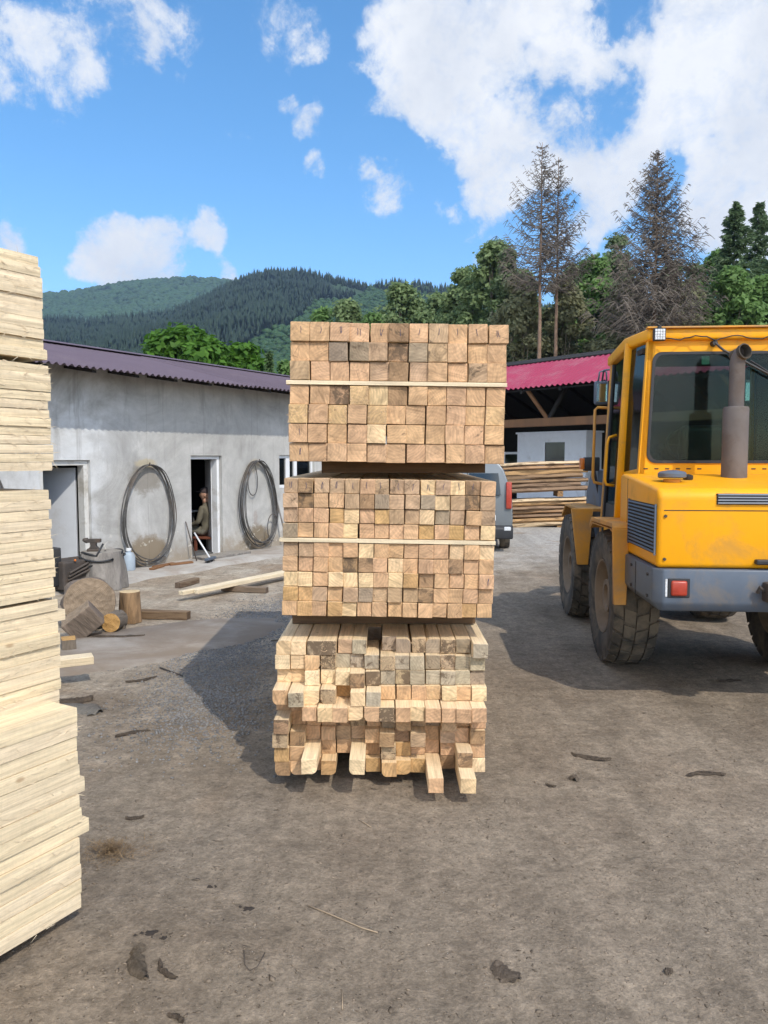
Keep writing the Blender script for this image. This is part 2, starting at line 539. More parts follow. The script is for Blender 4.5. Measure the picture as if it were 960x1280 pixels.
def tube(bm, pts, r, n=6, cap=True, closed=False):
    pts = [Vector(p) for p in pts]
    rs = r if isinstance(r, (list, tuple)) else [r] * len(pts)
    rings = []
    prev = None
    for i, p in enumerate(pts):
        if closed:
            d = pts[(i + 1) % len(pts)] - pts[i - 1]
        else:
            d = pts[min(i + 1, len(pts) - 1)] - pts[max(i - 1, 0)]
        d.normalize()
        if prev is None:
            ref = Vector((0, 0, 1)) if abs(d.z) < .9 else Vector((1, 0, 0))
            u = d.cross(ref).normalized()
        else:
            u = (prev - d * prev.dot(d))
            u = u.normalized() if u.length > 1e-6 else d.orthogonal().normalized()
        prev = u
        w = d.cross(u)
        rings.append([bm.verts.new(p + (u * math.cos(2 * math.pi * k / n) + w * math.sin(2 * math.pi * k / n)) * rs[i]) for k in range(n)])
    m = len(rings)
    for i in range(m if closed else m - 1):
        a, b = rings[i], rings[(i + 1) % m]
        for k in range(n):
            bm.faces.new((a[k], a[(k + 1) % n], b[(k + 1) % n], b[k]))
    if cap and not closed:
        bm.faces.new(rings[0][::-1])
        bm.faces.new(rings[-1])
    return bm


def lathe(bm, prof, n=32, mtx=None, close=True):
    """prof: (radius, height) pairs turned about z"""
    mtx = mtx or Matrix()
    rings = []
    for r, h in prof:
        if r < 1e-5:
            rings.append([bm.verts.new(mtx @ Vector((0, 0, h)))])
        else:
            rings.append([bm.verts.new(mtx @ Vector((r * math.cos(2 * math.pi * k / n), r * math.sin(2 * math.pi * k / n), h))) for k in range(n)])
    for a, b in zip(rings, rings[1:]):
        for k in range(n):
            k2 = (k + 1) % n
            if len(a) == 1 and len(b) == 1:
                continue
            if len(a) == 1:
                bm.faces.new((a[0], b[k2], b[k]))
            elif len(b) == 1:
                bm.faces.new((a[k], a[k2], b[0]))
            else:
                bm.faces.new((a[k], a[k2], b[k2], b[k]))
    return bm


def rough_up(bm, amp, freq=4.0, seed=0):
    for v in bm.verts:
        n = mnoise.noise_vector(v.co * freq + Vector((seed * 7.3, seed * 1.7, seed)))
        v.co += n * amp


# ------------------------------------------------------------------ light and sky
SUN_EL = R(46)
SUN_AZ_VEC = Vector((.50, -.866))      # towards the sun, in plan
sun_d = bpy.data.lights.new("sun", 'SUN')
sun = bpy.data.objects.new("sun", sun_d)
COL.objects.link(sun)
sd = Vector((SUN_AZ_VEC.x * math.cos(SUN_EL), SUN_AZ_VEC.y * math.cos(SUN_EL), math.sin(SUN_EL))).normalized()
sun.rotation_euler = sd.to_track_quat('Z', 'Y').to_euler()
sun_d.energy = 3.65
sun_d.angle = R(.53)
sun_d.color = (1.0, .935, .83)

W = bpy.data.worlds.new("World")
S.world = W
W.use_nodes = True
for n in list(W.node_tree.nodes):
    W.node_tree.nodes.remove(n)
t = NT(W.node_tree)
wo = t.node('ShaderNodeOutputWorld')
bg = t.node('ShaderNodeBackground')
t.l.new(bg.outputs[0], wo.inputs[0])
sky = t.node('ShaderNodeTexSky', sky_type='NISHITA')
sky.sun_disc = False
sky.sun_elevation = SUN_EL
sky.sun_rotation = math.atan2(SUN_AZ_VEC.x, SUN_AZ_VEC.y)
sky.air_density = 1.0
sky.dust_density = .6
sky.ozone_density = 2.2
sky.altitude = 600
hs = t.node('ShaderNodeHueSaturation')
hs.inputs['Hue'].default_value = .495
hs.inputs['Saturation'].default_value = 1.27
hs.inputs['Value'].default_value = 1.95
t.l.new(sky.outputs[0], hs.inputs['Color'])
gen = t.node('ShaderNodeTexCoord').outputs['Generated']
gd = t.vmath('NORMALIZE', gen)
gs = t.sep(gd)
# cloud fields: (px, py, outer radius in px, strength) seen from the yard
CL = [(505, 40, 60, 1), (570, 50, 85, 1), (540, 110, 60, .9), (600, 130, 75, 1), (650, 165, 80, 1), (700, 180, 70, 1), (630, 215, 60, .9),
      (690, 30, 90, 1), (650, 90, 50, .8), (760, 190, 60, .85), (790, 160, 42, .9), (850, 40, 105, 1), (800, 55, 60, .6), (910, 110, 100, 1), (940, 190, 85, 1),
      (890, 160, 50, .8), (770, 250, 34, .95), (745, 275, 30, .8), (870, 250, 20, .8), (930, 265, 60, .75), (1010, 60, 120, 1), (1010, 200, 120, 1), (720, 130, 40, .4),
      (150, 322, 50, .95), (190, 318, 46, .85), (118, 338, 30, .75), (255, 304, 28, .8), (12, 300, 32, .7),
      (40, 82, 66, .60), (75, 45, 42, .46), (160, 22, 52, .44), (215, 45, 48, .42), (115, 92, 30, .46), (0, 40, 50, .38), (345, 28, 50, .42), (385, 45, 30, .42),
      (380, 148, 28, .48), (388, 206, 22, .46), (345, 112, 20, .48), (460, 245, 28, .46), (480, 232, 26, .4), (290, 138, 22, .42), (610, 310, 40, .45), (495, 158, 22, .4),
      (550, 243, 20, .4), (575, 262, 24, .4), (285, 342, 20, .7), (725, 300, 40, .6)]
_, nc = t.noise(gd, 7.0, 5, .6)
warp = t.vmath('SCALE', t.vmath('SUBTRACT', nc, (.5, .5, .5)), scale=.11)
gw = t.vmath('NORMALIZE', t.vmath('ADD', gd, warp))
acc = None
for (px, py, rp, st) in CL:
    d = ray(px, py).normalized()
    dot = t.vmath('DOT_PRODUCT', gw, tuple(d))
    ang = math.atan(rp / 960)
    mk = t.maprange(dot, math.cos(ang * 1.12), math.cos(ang * .1), 0, st, True)
    acc = mk if acc is None else t.math('MAXIMUM', acc, t.math('ADD', acc, t.math('MULTIPLY', mk, t.math('SUBTRACT', 1.0, acc))))
neg = None
for (px, py, rp, st) in [(650, 100, 40, .8), (695, 120, 46, 1), (735, 150, 44, 1), (615, 98, 26, .6), (785, -2, 46, 1), (700, 85, 30, .7), (755, 118, 34, .7), (720, 262, 30, .5), (835, 232, 30, .5)]:
    d = ray(px, py).normalized()
    ang = math.atan(rp / 960)
    mk = t.maprange(t.vmath('DOT_PRODUCT', gw, tuple(d)), math.cos(ang * 1.15), math.cos(ang * .2), 0, st, True)
    neg = mk if neg is None else t.math('MAXIMUM', neg, mk)
acc = t.math('SUBTRACT', acc, t.math('MULTIPLY', neg, .62))
fb, _ = t.noise(gd, 15.0, 10, .66, .4)
fb2, _ = t.noise(gd, 4.0, 6, .6)
# unseen cloud behind and above the camera, added as whiter, brighter fill light
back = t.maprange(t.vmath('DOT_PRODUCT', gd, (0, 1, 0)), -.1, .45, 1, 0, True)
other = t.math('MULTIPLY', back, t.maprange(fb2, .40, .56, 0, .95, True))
fb3, _ = t.noise(gd, 52.0, 6, .65, .2)
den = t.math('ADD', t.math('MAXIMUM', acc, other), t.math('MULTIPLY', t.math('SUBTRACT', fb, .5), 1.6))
den = t.math('ADD', den, t.math('MULTIPLY', t.math('SUBTRACT', fb3, .5), .8))
alpha = t.maprange(den, .28, .74, 0, .97, True)
cn, _ = t.noise(t.vmath('ADD', gd, (.02, .0, .035)), 9.0, 7, .6)
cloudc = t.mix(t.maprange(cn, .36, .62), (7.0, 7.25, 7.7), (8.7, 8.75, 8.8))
cloudc = t.vmath('SCALE', cloudc, scale=t.math('ADD', 1.0, t.math('MULTIPLY', back, 1.7)))  # out-of-view clouds boosted beyond the visible ones to lift the shadows
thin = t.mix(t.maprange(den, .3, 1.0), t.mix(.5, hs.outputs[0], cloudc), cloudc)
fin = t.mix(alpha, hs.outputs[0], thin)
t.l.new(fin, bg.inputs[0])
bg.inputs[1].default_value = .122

vs = S.view_settings
vs.view_transform = 'Standard'
vs.look = 'None'
vs.exposure = 0.0
vs.gamma = 1.0
S.cycles.max_bounces = 8
S.cycles.transparent_max_bounces = 12
S.cycles.use_denoising = True
S.cycles.use_adaptive_sampling = True
S.cycles.caustics_reflective = False
S.cycles.caustics_refractive = False


# ------------------------------------------------------------------ ground
def ground_mat():
    m, t, b, o = new_mat('yard_dirt')
    v = t.obj()
    x, y, z = t.sep(v)
    big, _ = t.noise(v, .35, 6, .6, .4)
    mid, _ = t.noise(v, 1.7, 8, .66, .5)
    fine, _ = t.noise(v, 14.0, 8, .7)
    grit, _ = t.noise(v, 90.0, 5, .7)
    c = t.mix(t.maprange(mid, .3, .72), (.172, .133, .096), (.288, .234, .174))
    c = t.mix(t.maprange(big, .38, .66, 0, .6), c, (.250, .203, .152))
    # pale dusty hard standing by the workshop (left) and beyond the timber (far right)
    q1 = t.math('ADD', t.math('ADD', t.math('MULTIPLY', x, -.857), t.math('MULTIPLY', y, .515)), t.math('MULTIPLY', t.math('SUBTRACT', mid, .5), 3.0))
    pale = t.maprange(q1, 3.4, 5.6, 0, .85, True)
    c = t.mix(pale, c, t.mix(t.maprange(mid, .35, .62), (.28, .22, .16), (.42, .365, .29)))
    far = t.maprange(t.math('ADD', y, t.math('MULTIPLY', t.math('SUBTRACT', mid, .5), 5.0)), 11.0, 16.5, 0, .9, True)
    c = t.mix(far, c, (.40, .38, .35))
    # worn concrete slab edge left of the timber
    # brown sawdust drifts
    sd1, _ = t.noise(v, .8, 6, .6, .8)
    c = t.mix(t.math('MULTIPLY', t.maprange(sd1, .58, .68, 0, .55), t.maprange(q1, 2.4, 4.2, .15, 1)), c, (.26, .17, .10))
    # damp and dark trodden patches
    wet, _ = t.noise(v, 2.6, 7, .7, 1.0)
    c = t.mix(t.maprange(wet, .56, .72, 0, .5, True), c, (.110, .083, .060))
    # wheel tracks worn across the yard
    rot = t.node('ShaderNodeMapping')
    t.put(rot.inputs['Vector'], v)
    rot.inputs['Rotation'].default_value = (0, 0, R(-24))
    rot.inputs['Scale'].default_value = (2.2, .22, 1)
    trk, _ = t.noise(rot.outputs[0], 1.5, 5, .6, .5)
    c = t.vmath('SCALE', c, scale=t.maprange(trk, .32, .68, .84, 1.15))
    lump, _ = t.noise(v, 6.0, 6, .65, .6)
    c = t.vmath('SCALE', c, scale=t.maprange(lump, .3, .7, .86, 1.13))
    gr2, _ = t.noise(v, 42.0, 5, .75, .4)
    c = t.vmath('SCALE', c, scale=t.maprange(gr2, .3, .7, .70, 1.30))
    c = t.vmath('SCALE', c, scale=t.math('MULTIPLY', t.maprange(fine, .28, .72, .70, 1.26), t.maprange(grit, .3, .7, .80, 1.18)))
    # pale specks and dark crumbs
    vo = t.voro(v, 62.0)
    sp = t.math('MULTIPLY', t.maprange(vo.outputs['Distance'], .10, .16, 1, 0), t.maprange(t.sep(vo.outputs['Color'])[0], .955, .96))
    c = t.mix(t.math('MULTIPLY', sp, .8), c, (.48, .45, .40))
    dk = t.math('MULTIPLY', t.maprange(vo.outputs['Distance'], .16, .26, 1, 0), t.maprange(t.sep(vo.outputs['Color'])[1], .92, .93))
    c = t.mix(t.math('MULTIPLY', dk, .75), c, (.05, .038, .03))
    t.l.new(c, b.inputs['Base Color'])
    b.inputs['Roughness'].default_value = .93
    b.inputs['Specular IOR Level'].default_value = .2
    h = t.math('ADD', t.math('MULTIPLY', fine, 1.0), t.math('ADD', t.math('MULTIPLY', grit, .5), t.math('MULTIPLY', mid, 2.0)))
    h = t.math('ADD', h, t.math('MULTIPLY', sp, .4))
    t.l.new(t.bump(h, .8, .02), b.inputs['Normal'])
    return m


M['ground'] = ground_mat()


def gz(x, y):
    """height of the trodden yard"""
    n = mnoise.noise(Vector((x * .9, y * .9, 3.1))) * .010 + mnoise.noise(Vector((x * 3.1, y * 3.1, .7))) * .009 + mnoise.noise(Vector((x * 8, y * 8, 5.7))) * .006
    # the rutted lump in the near foreground
    k = math.exp(-(((x + .62) / .10) ** 2 + ((y - 2.62) / .12) ** 2)) * .02
    return n + k - .006


def make_ground():
    def axis(lo, hi, step, far_lo, far_hi):
        a = list(np.arange(lo, hi + 1e-6, step))
        s, p = step, hi
        while p < far_hi:
            s *= 1.35
            p += s
            a.append(min(p, far_hi))
        s, p = step, lo
        while p > far_lo:
            s *= 1.35
            p -= s
            a.insert(0, max(p, far_lo))
        return a
    xs = axis(-4.5, 4.5, .05, -4000, 4000)
    ys = axis(1.6, 9.0, .05, -300, 4200)
    vs, fs = [], []
    for y in ys:
        for x in xs:
            near = -9 < x < 9 and 0 < y < 16
            vs.append((x, y, gz(x, y) if near else -.006))
    nx = len(xs)
    idx = np.arange(nx * len(ys)).reshape(len(ys), nx)
    f = np.stack([idx[:-1, :-1], idx[:-1, 1:], idx[1:, 1:], idx[1:, :-1]], -1).reshape(-1, 4)
    o = np_mesh('ground', vs, f, 'ground', smooth=True)
    tag(o, kind='structure')
    o['label'] = 'trodden grey brown dirt of the timber yard'


make_ground()

# frame of the left workshop: x along the wall, y into the building
WA = math.atan(575 / 960)
WV = Vector((math.sin(WA), math.cos(WA), 0))
WN = Vector((WV.y, -WV.x, 0))
WO = G(170, 712)
WROT = math.atan2(WV.y, WV.x)


def WP(s, b, z=0.0):
    return WO + WV * s - WN * b + Vector((0, 0, z))


def Wpx(px, py, b=0.0):
    """(s, z) of a pixel on the plane b behind the wall"""
    r = ray(px, py)
    o = WO - WN * b
    k = (o.x * WN.x + o.y * WN.y) / (r.x * WN.x + r.y * WN.y)
    p = r * k
    return ((p.x - WO.x) * WV.x + (p.y - WO.y) * WV.y, CAMH + p.z)


# concrete path along the workshop
M['path'] = surf('worn_concrete', (.40, .375, .34), .9, var=.2, vscale=2.0, dirt=(.25, .20, .155), dirt_amt=.55, dirt_scale=1.1, bump=.4, bscale=50, bdist=.01)
bm = nb()
n = 60
rows = []
for i in range(n + 1):
    s = -6 + 16 * i / n
    e = .95 + .12 * mnoise.noise(Vector((s * 1.3, 0, 0))) + .05 * mnoise.noise(Vector((s * 5, 1, 0)))
    rows.append([bm.verts.new((s, .12, .035)), bm.verts.new((s, -e + .1, .030)), bm.verts.new((s, -e - .03, -.03))])
for a, b in zip(rows, rows[1:]):
    for k in range(2):
        bm.faces.new((a[k], b[k], b[k + 1], a[k + 1]))
o = obj('path', bm, 'path', smooth=True)
o.location = WO
o.rotation_euler = (0, 0, WROT)
tag(o, kind='structure')
o['label'] = 'worn concrete strip along the foot of the workshop wall'

# bare concrete slab showing through the dirt, left of the timber
bm = nb()
pts = []
for i in range(90):
    a = 2 * math.pi * i / 90
    rr = 1 + .16 * mnoise.noise(Vector((math.cos(a) * 2.2, math.sin(a) * 2.2, 4))) + .07 * mnoise.noise(Vector((math.cos(a) * 9, math.sin(a) * 9, 2)))
    lx, ly = 1.85 * rr * math.cos(a), .72 * rr * math.sin(a)
    q = R(42)
    pts.append((-2.45 + lx * math.cos(q) - ly * math.sin(q), 7.0 + lx * math.sin(q) + ly * math.cos(q)))
c0 = bm.verts.new((-2.45, 7.0, .016))
ring1 = [bm.verts.new((-2.45 + (x + 2.45) * .93, 7.0 + (y - 7.0) * .93, .015)) for x, y in pts]
ring2 = [bm.verts.new((x, y, -.02)) for x, y in pts]
for i in range(90):
    j = (i + 1) % 90
    bm.faces.new((c0, ring1[i], ring1[j]))
    bm.faces.new((ring1[i], ring2[i], ring2[j], ring1[j]))
M['slabconc'] = surf('dusty_concrete', (.30, .265, .225), .9, var=.25, vscale=2.5, dirt=(.20, .155, .115), dirt_amt=.95, dirt_scale=1.3, bump=.45, bscale=45, bdist=.01)
o = obj('concrete_ground', bm, 'slabconc', smooth=True)
tag(o, kind='structure')
o['label'] = 'bare patch of old concrete left of the timber stack'


def scatter(name, n, place, size, mat, label, flat=.6, elong=1.0):
    """many small stones or chips: one stuff object of low faceted lumps"""
    base = np.array([(1, 0, 0), (-1, 0, 0), (0, 1, 0), (0, -1, 0), (0, 0, 1), (0, 0, -1)], float)
    fb = np.array([(0, 2, 4), (2, 1, 4), (1, 3, 4), (3, 0, 4), (2, 0, 5), (1, 2, 5), (3, 1, 5), (0, 3, 5)])
    V, F = [], []
    rng = np.random.default_rng(len(name) * 7 + n)
    for i in range(n):
        x, y = place(rng)
        s = size(rng)
        p = base * np.array([s * elong * rng.uniform(.7, 1.3), s * rng.uniform(.6, 1.1), s * flat * rng.uniform(.6, 1.1)])
        p += rng.normal(0, s * .16, p.shape)
        a = rng.uniform(0, 6.283)
        ca, sa = math.cos(a), math.sin(a)
        q = np.stack([p[:, 0] * ca - p[:, 1] * sa + x, p[:, 0] * sa + p[:, 1] * ca + y, p[:, 2] + gz(x, y) + s * flat * .35], 1)
        F.append(fb + len(V) * 6)
        V.append(q)
    o = np_mesh(name, np.concatenate(V), np.concatenate(F), mat)
    tag(o, label, None, None, 'stuff')
    return o


def gravel_place(rng):
    while True:
        t_ = rng.uniform(0, 1)
        # a band running from behind the timber down its left side
        cx = -1.15 - .28 * math.sin(3.1 * t_) + rng.normal(0, .26)
        cy = 9.3 - 4.6 * t_ + rng.normal(0, .3)
        if cx < -.5 and cy > 4.0:
            return cx, cy


scatter('gravel', 16000, gravel_place, lambda r: r.uniform(.004, .012), 'pebble', 'loose grey gravel beside the timber stack', .7)
scatter('debris', 11000, lambda r: (r.uniform(-2.2, 3.4), 1.7 + 6 * r.random() ** 1.6), lambda r: r.uniform(.0018, .0062) * (1.8 if r.random() < .05 else 1), 'chip',
        'crumbs of bark and wood trodden into the dirt', .45, 2.0)

M['stain'] = surf('oil_dark_soil', (.030, .022, .016), .8, var=.3, vscale=30, bump=.6, bscale=120)


def stain(px, py, rad, label, seed):
    c = G(px, py)
    bm = nb()
    for k in range(7):
        rx = rad * random.uniform(.15, .6) if k else rad
        ox, oy = (random.gauss(0, rad * 1.1), random.gauss(0, rad * .8)) if k else (0, 0)
        n = 14
        top = bm.verts.new((ox, oy, .004))
        rg = []
        for i in range(n):
            a = 2 * math.pi * i / n
            q = rx * (1 + .5 * mnoise.noise(Vector((math.cos(a) * 2, math.sin(a) * 2, seed + k * 3.1))))
            rg.append(bm.verts.new((ox + q * math.cos(a) * 1.2, oy + q * math.sin(a), -.006)))
        for i in range(n):
            bm.faces.new((top, rg[i], rg[(i + 1) % n]))
    o = obj('soil_clod', bm, 'stain', smooth=True)
    o.location = (c.x, c.y, gz(c.x, c.y) + .004)
    tag(o, label, 'soil', 'dark soil crumbs on the yard')


stain(188, 1165, .022, 'dark crumb of soil just above the rutted lump in the foreground', 1)
stain(312, 1133, .020, 'dark brown crumb of soil alone in the middle foreground', 2)
stain(262, 1107, .012, 'small dark crumb of soil between the straw tuft and the middle', 3)
stain(205, 1172, .012, 'small dark crumb of soil beside the larger one above the rutted lump', 4)


def bark_chip(px, py, L, wd, th, rz, label, mat='bark', seed=0, name='bark_chip'):
    c = G(px, py)
    bm = nb()
    n, k = 14, 6
    rows = []
    for i in range(n + 1):
        u = i / n
        ww = wd * (.25 + .75 * math.sin(math.pi * min(max(u * .96 + .02, 0), 1)) ** .6) * (1 + .6 * mnoise.noise(Vector((u * 6, seed, 0))) + .35 * mnoise.noise(Vector((u * 17, seed, 3))))
        bend = L * .5 * (u - .5) ** 2 * (1 if seed % 2 else -1) + .06 * L * mnoise.noise(Vector((u * 4, 9, seed)))
        rows.append([bm.verts.new(((u - .5) * L, bend + (j / k - .5) * ww + .2 * wd * mnoise.noise(Vector((u * 3, 5, seed))),
                                   th * .55 * (1 - (2 * j / k - 1) ** 2) + .3 * th * mnoise.noise(Vector((u * 7, j, seed))) + .002)) for j in range(k + 1)])
    for a, b in zip(rows, rows[1:]):
        for j in range(k):
            bm.faces.new((a[j], a[j + 1], b[j + 1], b[j]))
    r = bmesh.ops.solidify(bm, geom=bm.faces[:], thickness=.006)
    o = obj(name, bm, mat, smooth=True, autosmooth=40)
    o.location = (c.x, c.y, gz(c.x, c.y) + .003)
    o.rotation_euler = (0, 0, R(rz))
    tag(o, label, 'bark', 'bark pieces lying on the yard')
    return o


M['mudbark'] = bark_mat('mud_coloured_bark', (.20, .155, .115), None, 18)
bark_chip(738, 946, .23, .05, .02, -24, 'dark curled strip of bark right of the timber stack, longest there', 'bark', 1)
bark_chip(717, 972, .05, .06, .03, 70, 'short stubby bark lump below the curled strip', 'mudbark', 2)
bark_chip(688, 981, .06, .02, .014, -30, 'tiny dark bark sliver left of the stubby lump', 'bark', 3)
bark_chip(880, 966, .22, .05, .012, 4, 'flat ragged bark scrap in front of the yellow loader', 'bark', 4)
bark_chip(910, 850, .2, .06, .014, 8, 'dark bark scrap in the shade edge of the yellow loader', 'bark', 14)
bark_chip(630, 1218, .11, .075, .022, -55, 'thick mud coloured bark flake low in the middle foreground', 'mudbark', 5)
bark_chip(170, 1205, .19, .06, .028, 112, 'long muddy flake lying on the dirt, taller of the pair near the left stack', 'ground', 6)
bark_chip(205, 1215, .13, .022, .014, -48, 'thin dark edge of bark beside the muddy flake', 'bark', 7)
bark_chip(222, 1271, .07, .02, .014, -30, 'small dark bark sliver at the bottom of the foreground', 'bark', 8)
bark_chip(168, 1022, .09, .03, .012, 10, 'small dark bark strip behind the straw tuft', 'bark', 9)
bark_chip(352, 800, .2, .05, .015, 5, 'bark strip on the gravel by the pale planks', 'bark', 10)
bark_chip(165, 915, .22, .05, .014, 30, 'bark strip on the dirt near the left stack', 'bark', 12)
bark_chip(178, 850, .25, .06, .014, 35, 'long bark strip on the pale dust left of the stack shadow', 'bark', 13)
bark_chip(835, 1215, .03, .028, .018, 10, 'round bark crumb on the dirt low on the right', 'mudbark', 18)


def stick(pxs, r, label, mat='twig_pale'):
    pts = [G(*p) for p in pxs]
    o0 = pts[0].copy()
    bm = nb()
    P = [Vector((p.x - o0.x, p.y - o0.y, gz(p.x, p.y) + r + .002)) for p in pts]
    tube(bm, P, r, 5)
    o = obj('stick', bm, mat, smooth=True)
    o.location = (o0.x, o0.y, 0)
    tag(o, label, 'stick', 'thin sticks on the yard')


stick([(385, 1132), (405, 1140), (430, 1151), (452, 1160), (472, 1166)], .0025, 'long thin pale stick in the middle foreground')
stick([(305, 1188), (306, 1205), (312, 1212), (322, 1207), (331, 1190)], .0016, 'thin bent twig curved like a hook near the rutted lump', 'twig')
stick([(427, 1235), (428, 1250), (428, 1262)], .0016, 'short upright looking straw near the bottom edge of the yard')
stick([(448, 1024), (456, 1028), (464, 1033)], .002, 'short pale stick in front of the timber stack')
stick([(200, 835), (218, 842), (228, 846)], .006, 'short dark stick on the concrete patch', 'twig')

# straw tuft
bm = nb()
rng = random.Random(5)
for i in range(800):
    a, q = rng.uniform(0, 6.28), abs(rng.gauss(0, .075))
    x, y = q * math.cos(a) * 1.25, q * math.sin(a) * 1.0
    z = max(0, .038 * math.exp(-(q / .07) ** 2)) * rng.random()
    l = rng.uniform(.012, .045)
    b_ = rng.uniform(0, 6.28)
    d = Vector((math.cos(b_), math.sin(b_), rng.uniform(-.2, .5))) * l
    w = Vector((-d.y, d.x, 0)).normalized() * .0013
    p = Vector((x, y, z + .004))
    bm.faces.new([bm.verts.new(p - w), bm.verts.new(p + w), bm.verts.new(p + d + w * .3), bm.verts.new(p + d - w * .3)])
o = obj('straw_tuft', bm, 'straw')
o.location = G(138, 1066)
tag(o, 'tuft of dry brown straw on the dirt beside the left stack', 'straw', None, 'stuff')

# ------------------------------------------------------------------ timber beams
TONE = {'t': ((.555, .346, .195), .22, 'tan'), 'p': ((.69, .49, .28), .06, 'pale'), 'w': ((.455, .305, .185), .32, 'weathered grey-brown'),
        'd': ((.34, .212, .117), .5, 'dark brown'), 'g': ((.33, .25, .17), .32, 'grey'), 'o': ((.53, .325, .145), .08, 'orange-toned'),
        's': ((.40, .29, .18), .85, 'blotched brown'), 'm': ((.39, .32, .225), .42, 'grey mottled'), 'k': ((.13, .10, .075), .7, 'blackish'),
        'f': ((.60, .40, .205), .04, 'rough-sawn light'), 'c': ((.72, .54, .33), .03, 'cream')}
ORD = ['first', 'second', 'third', 'fourth', 'fifth', 'sixth', 'seventh', 'eighth', 'ninth', 'tenth', 'eleventh', 'twelfth', 'thirteenth', 'fourteenth']


def beam_mesh(name, w, h, L, wane=None):
    bm = nb()
    hw, hh = w / 2, h / 2
    pts = [(-hw, -hh), (hw, -hh), (hw, hh), (-hw, hh)]
    if wane is not None:
        i, c = wane
        a = Vector(pts[i])
        pr, nx = Vector(pts[i - 1]), Vector(pts[(i + 1) % 4])
        p1, p2 = a.lerp(pr, c), a.lerp(nx, c * .8)
        pts = pts[:i] + [tuple(p1), tuple(a.lerp((p1 + p2) / 2, .8) * 1.02), tuple(p2)] + pts[i + 1:]
    prism(bm, pts, 'y', 0, L, .0022, 1)
    me = bpy.data.meshes.new(name)
    bmesh.ops.recalc_face_normals(bm, faces=bm.faces)
    bm.to_mesh(me)
    bm.free()
    me.materials.append(M['beam'])
    return me


def fuzz(pt, wx, wz, n, label, seed):
    """torn fibres left by a blunt saw on the face of a beam end"""
    rng = random.Random(seed)
    bm = nb()
    for i in range(n):
        x, z = rng.uniform(-wx, wx), rng.uniform(-wz, wz)
        if rng.random() < .5:
            x = math.copysign(wx, x) * rng.uniform(.85, 1.02)
        a = rng.uniform(0, 6.28)
        l = rng.uniform(.006, .022)
        d = Vector((math.cos(a) * l, -rng.uniform(.001, .008), math.sin(a) * l))
        w = Vector((-d.z, 0, d.x)).normalized() * rng.uniform(.0008, .002)
        p = Vector((x, -.001, z))
        bm.faces.new([bm.verts.new(p - w), bm.verts.new(p + w), bm.verts.new(p + d)])
    o = obj('torn_fibres', bm, 'board')
    o['kind'] = 'stuff'
    o.color = (.62, .43, .26, 0)
    return o, pt




BEAM_L = 2.6
XTRA = []


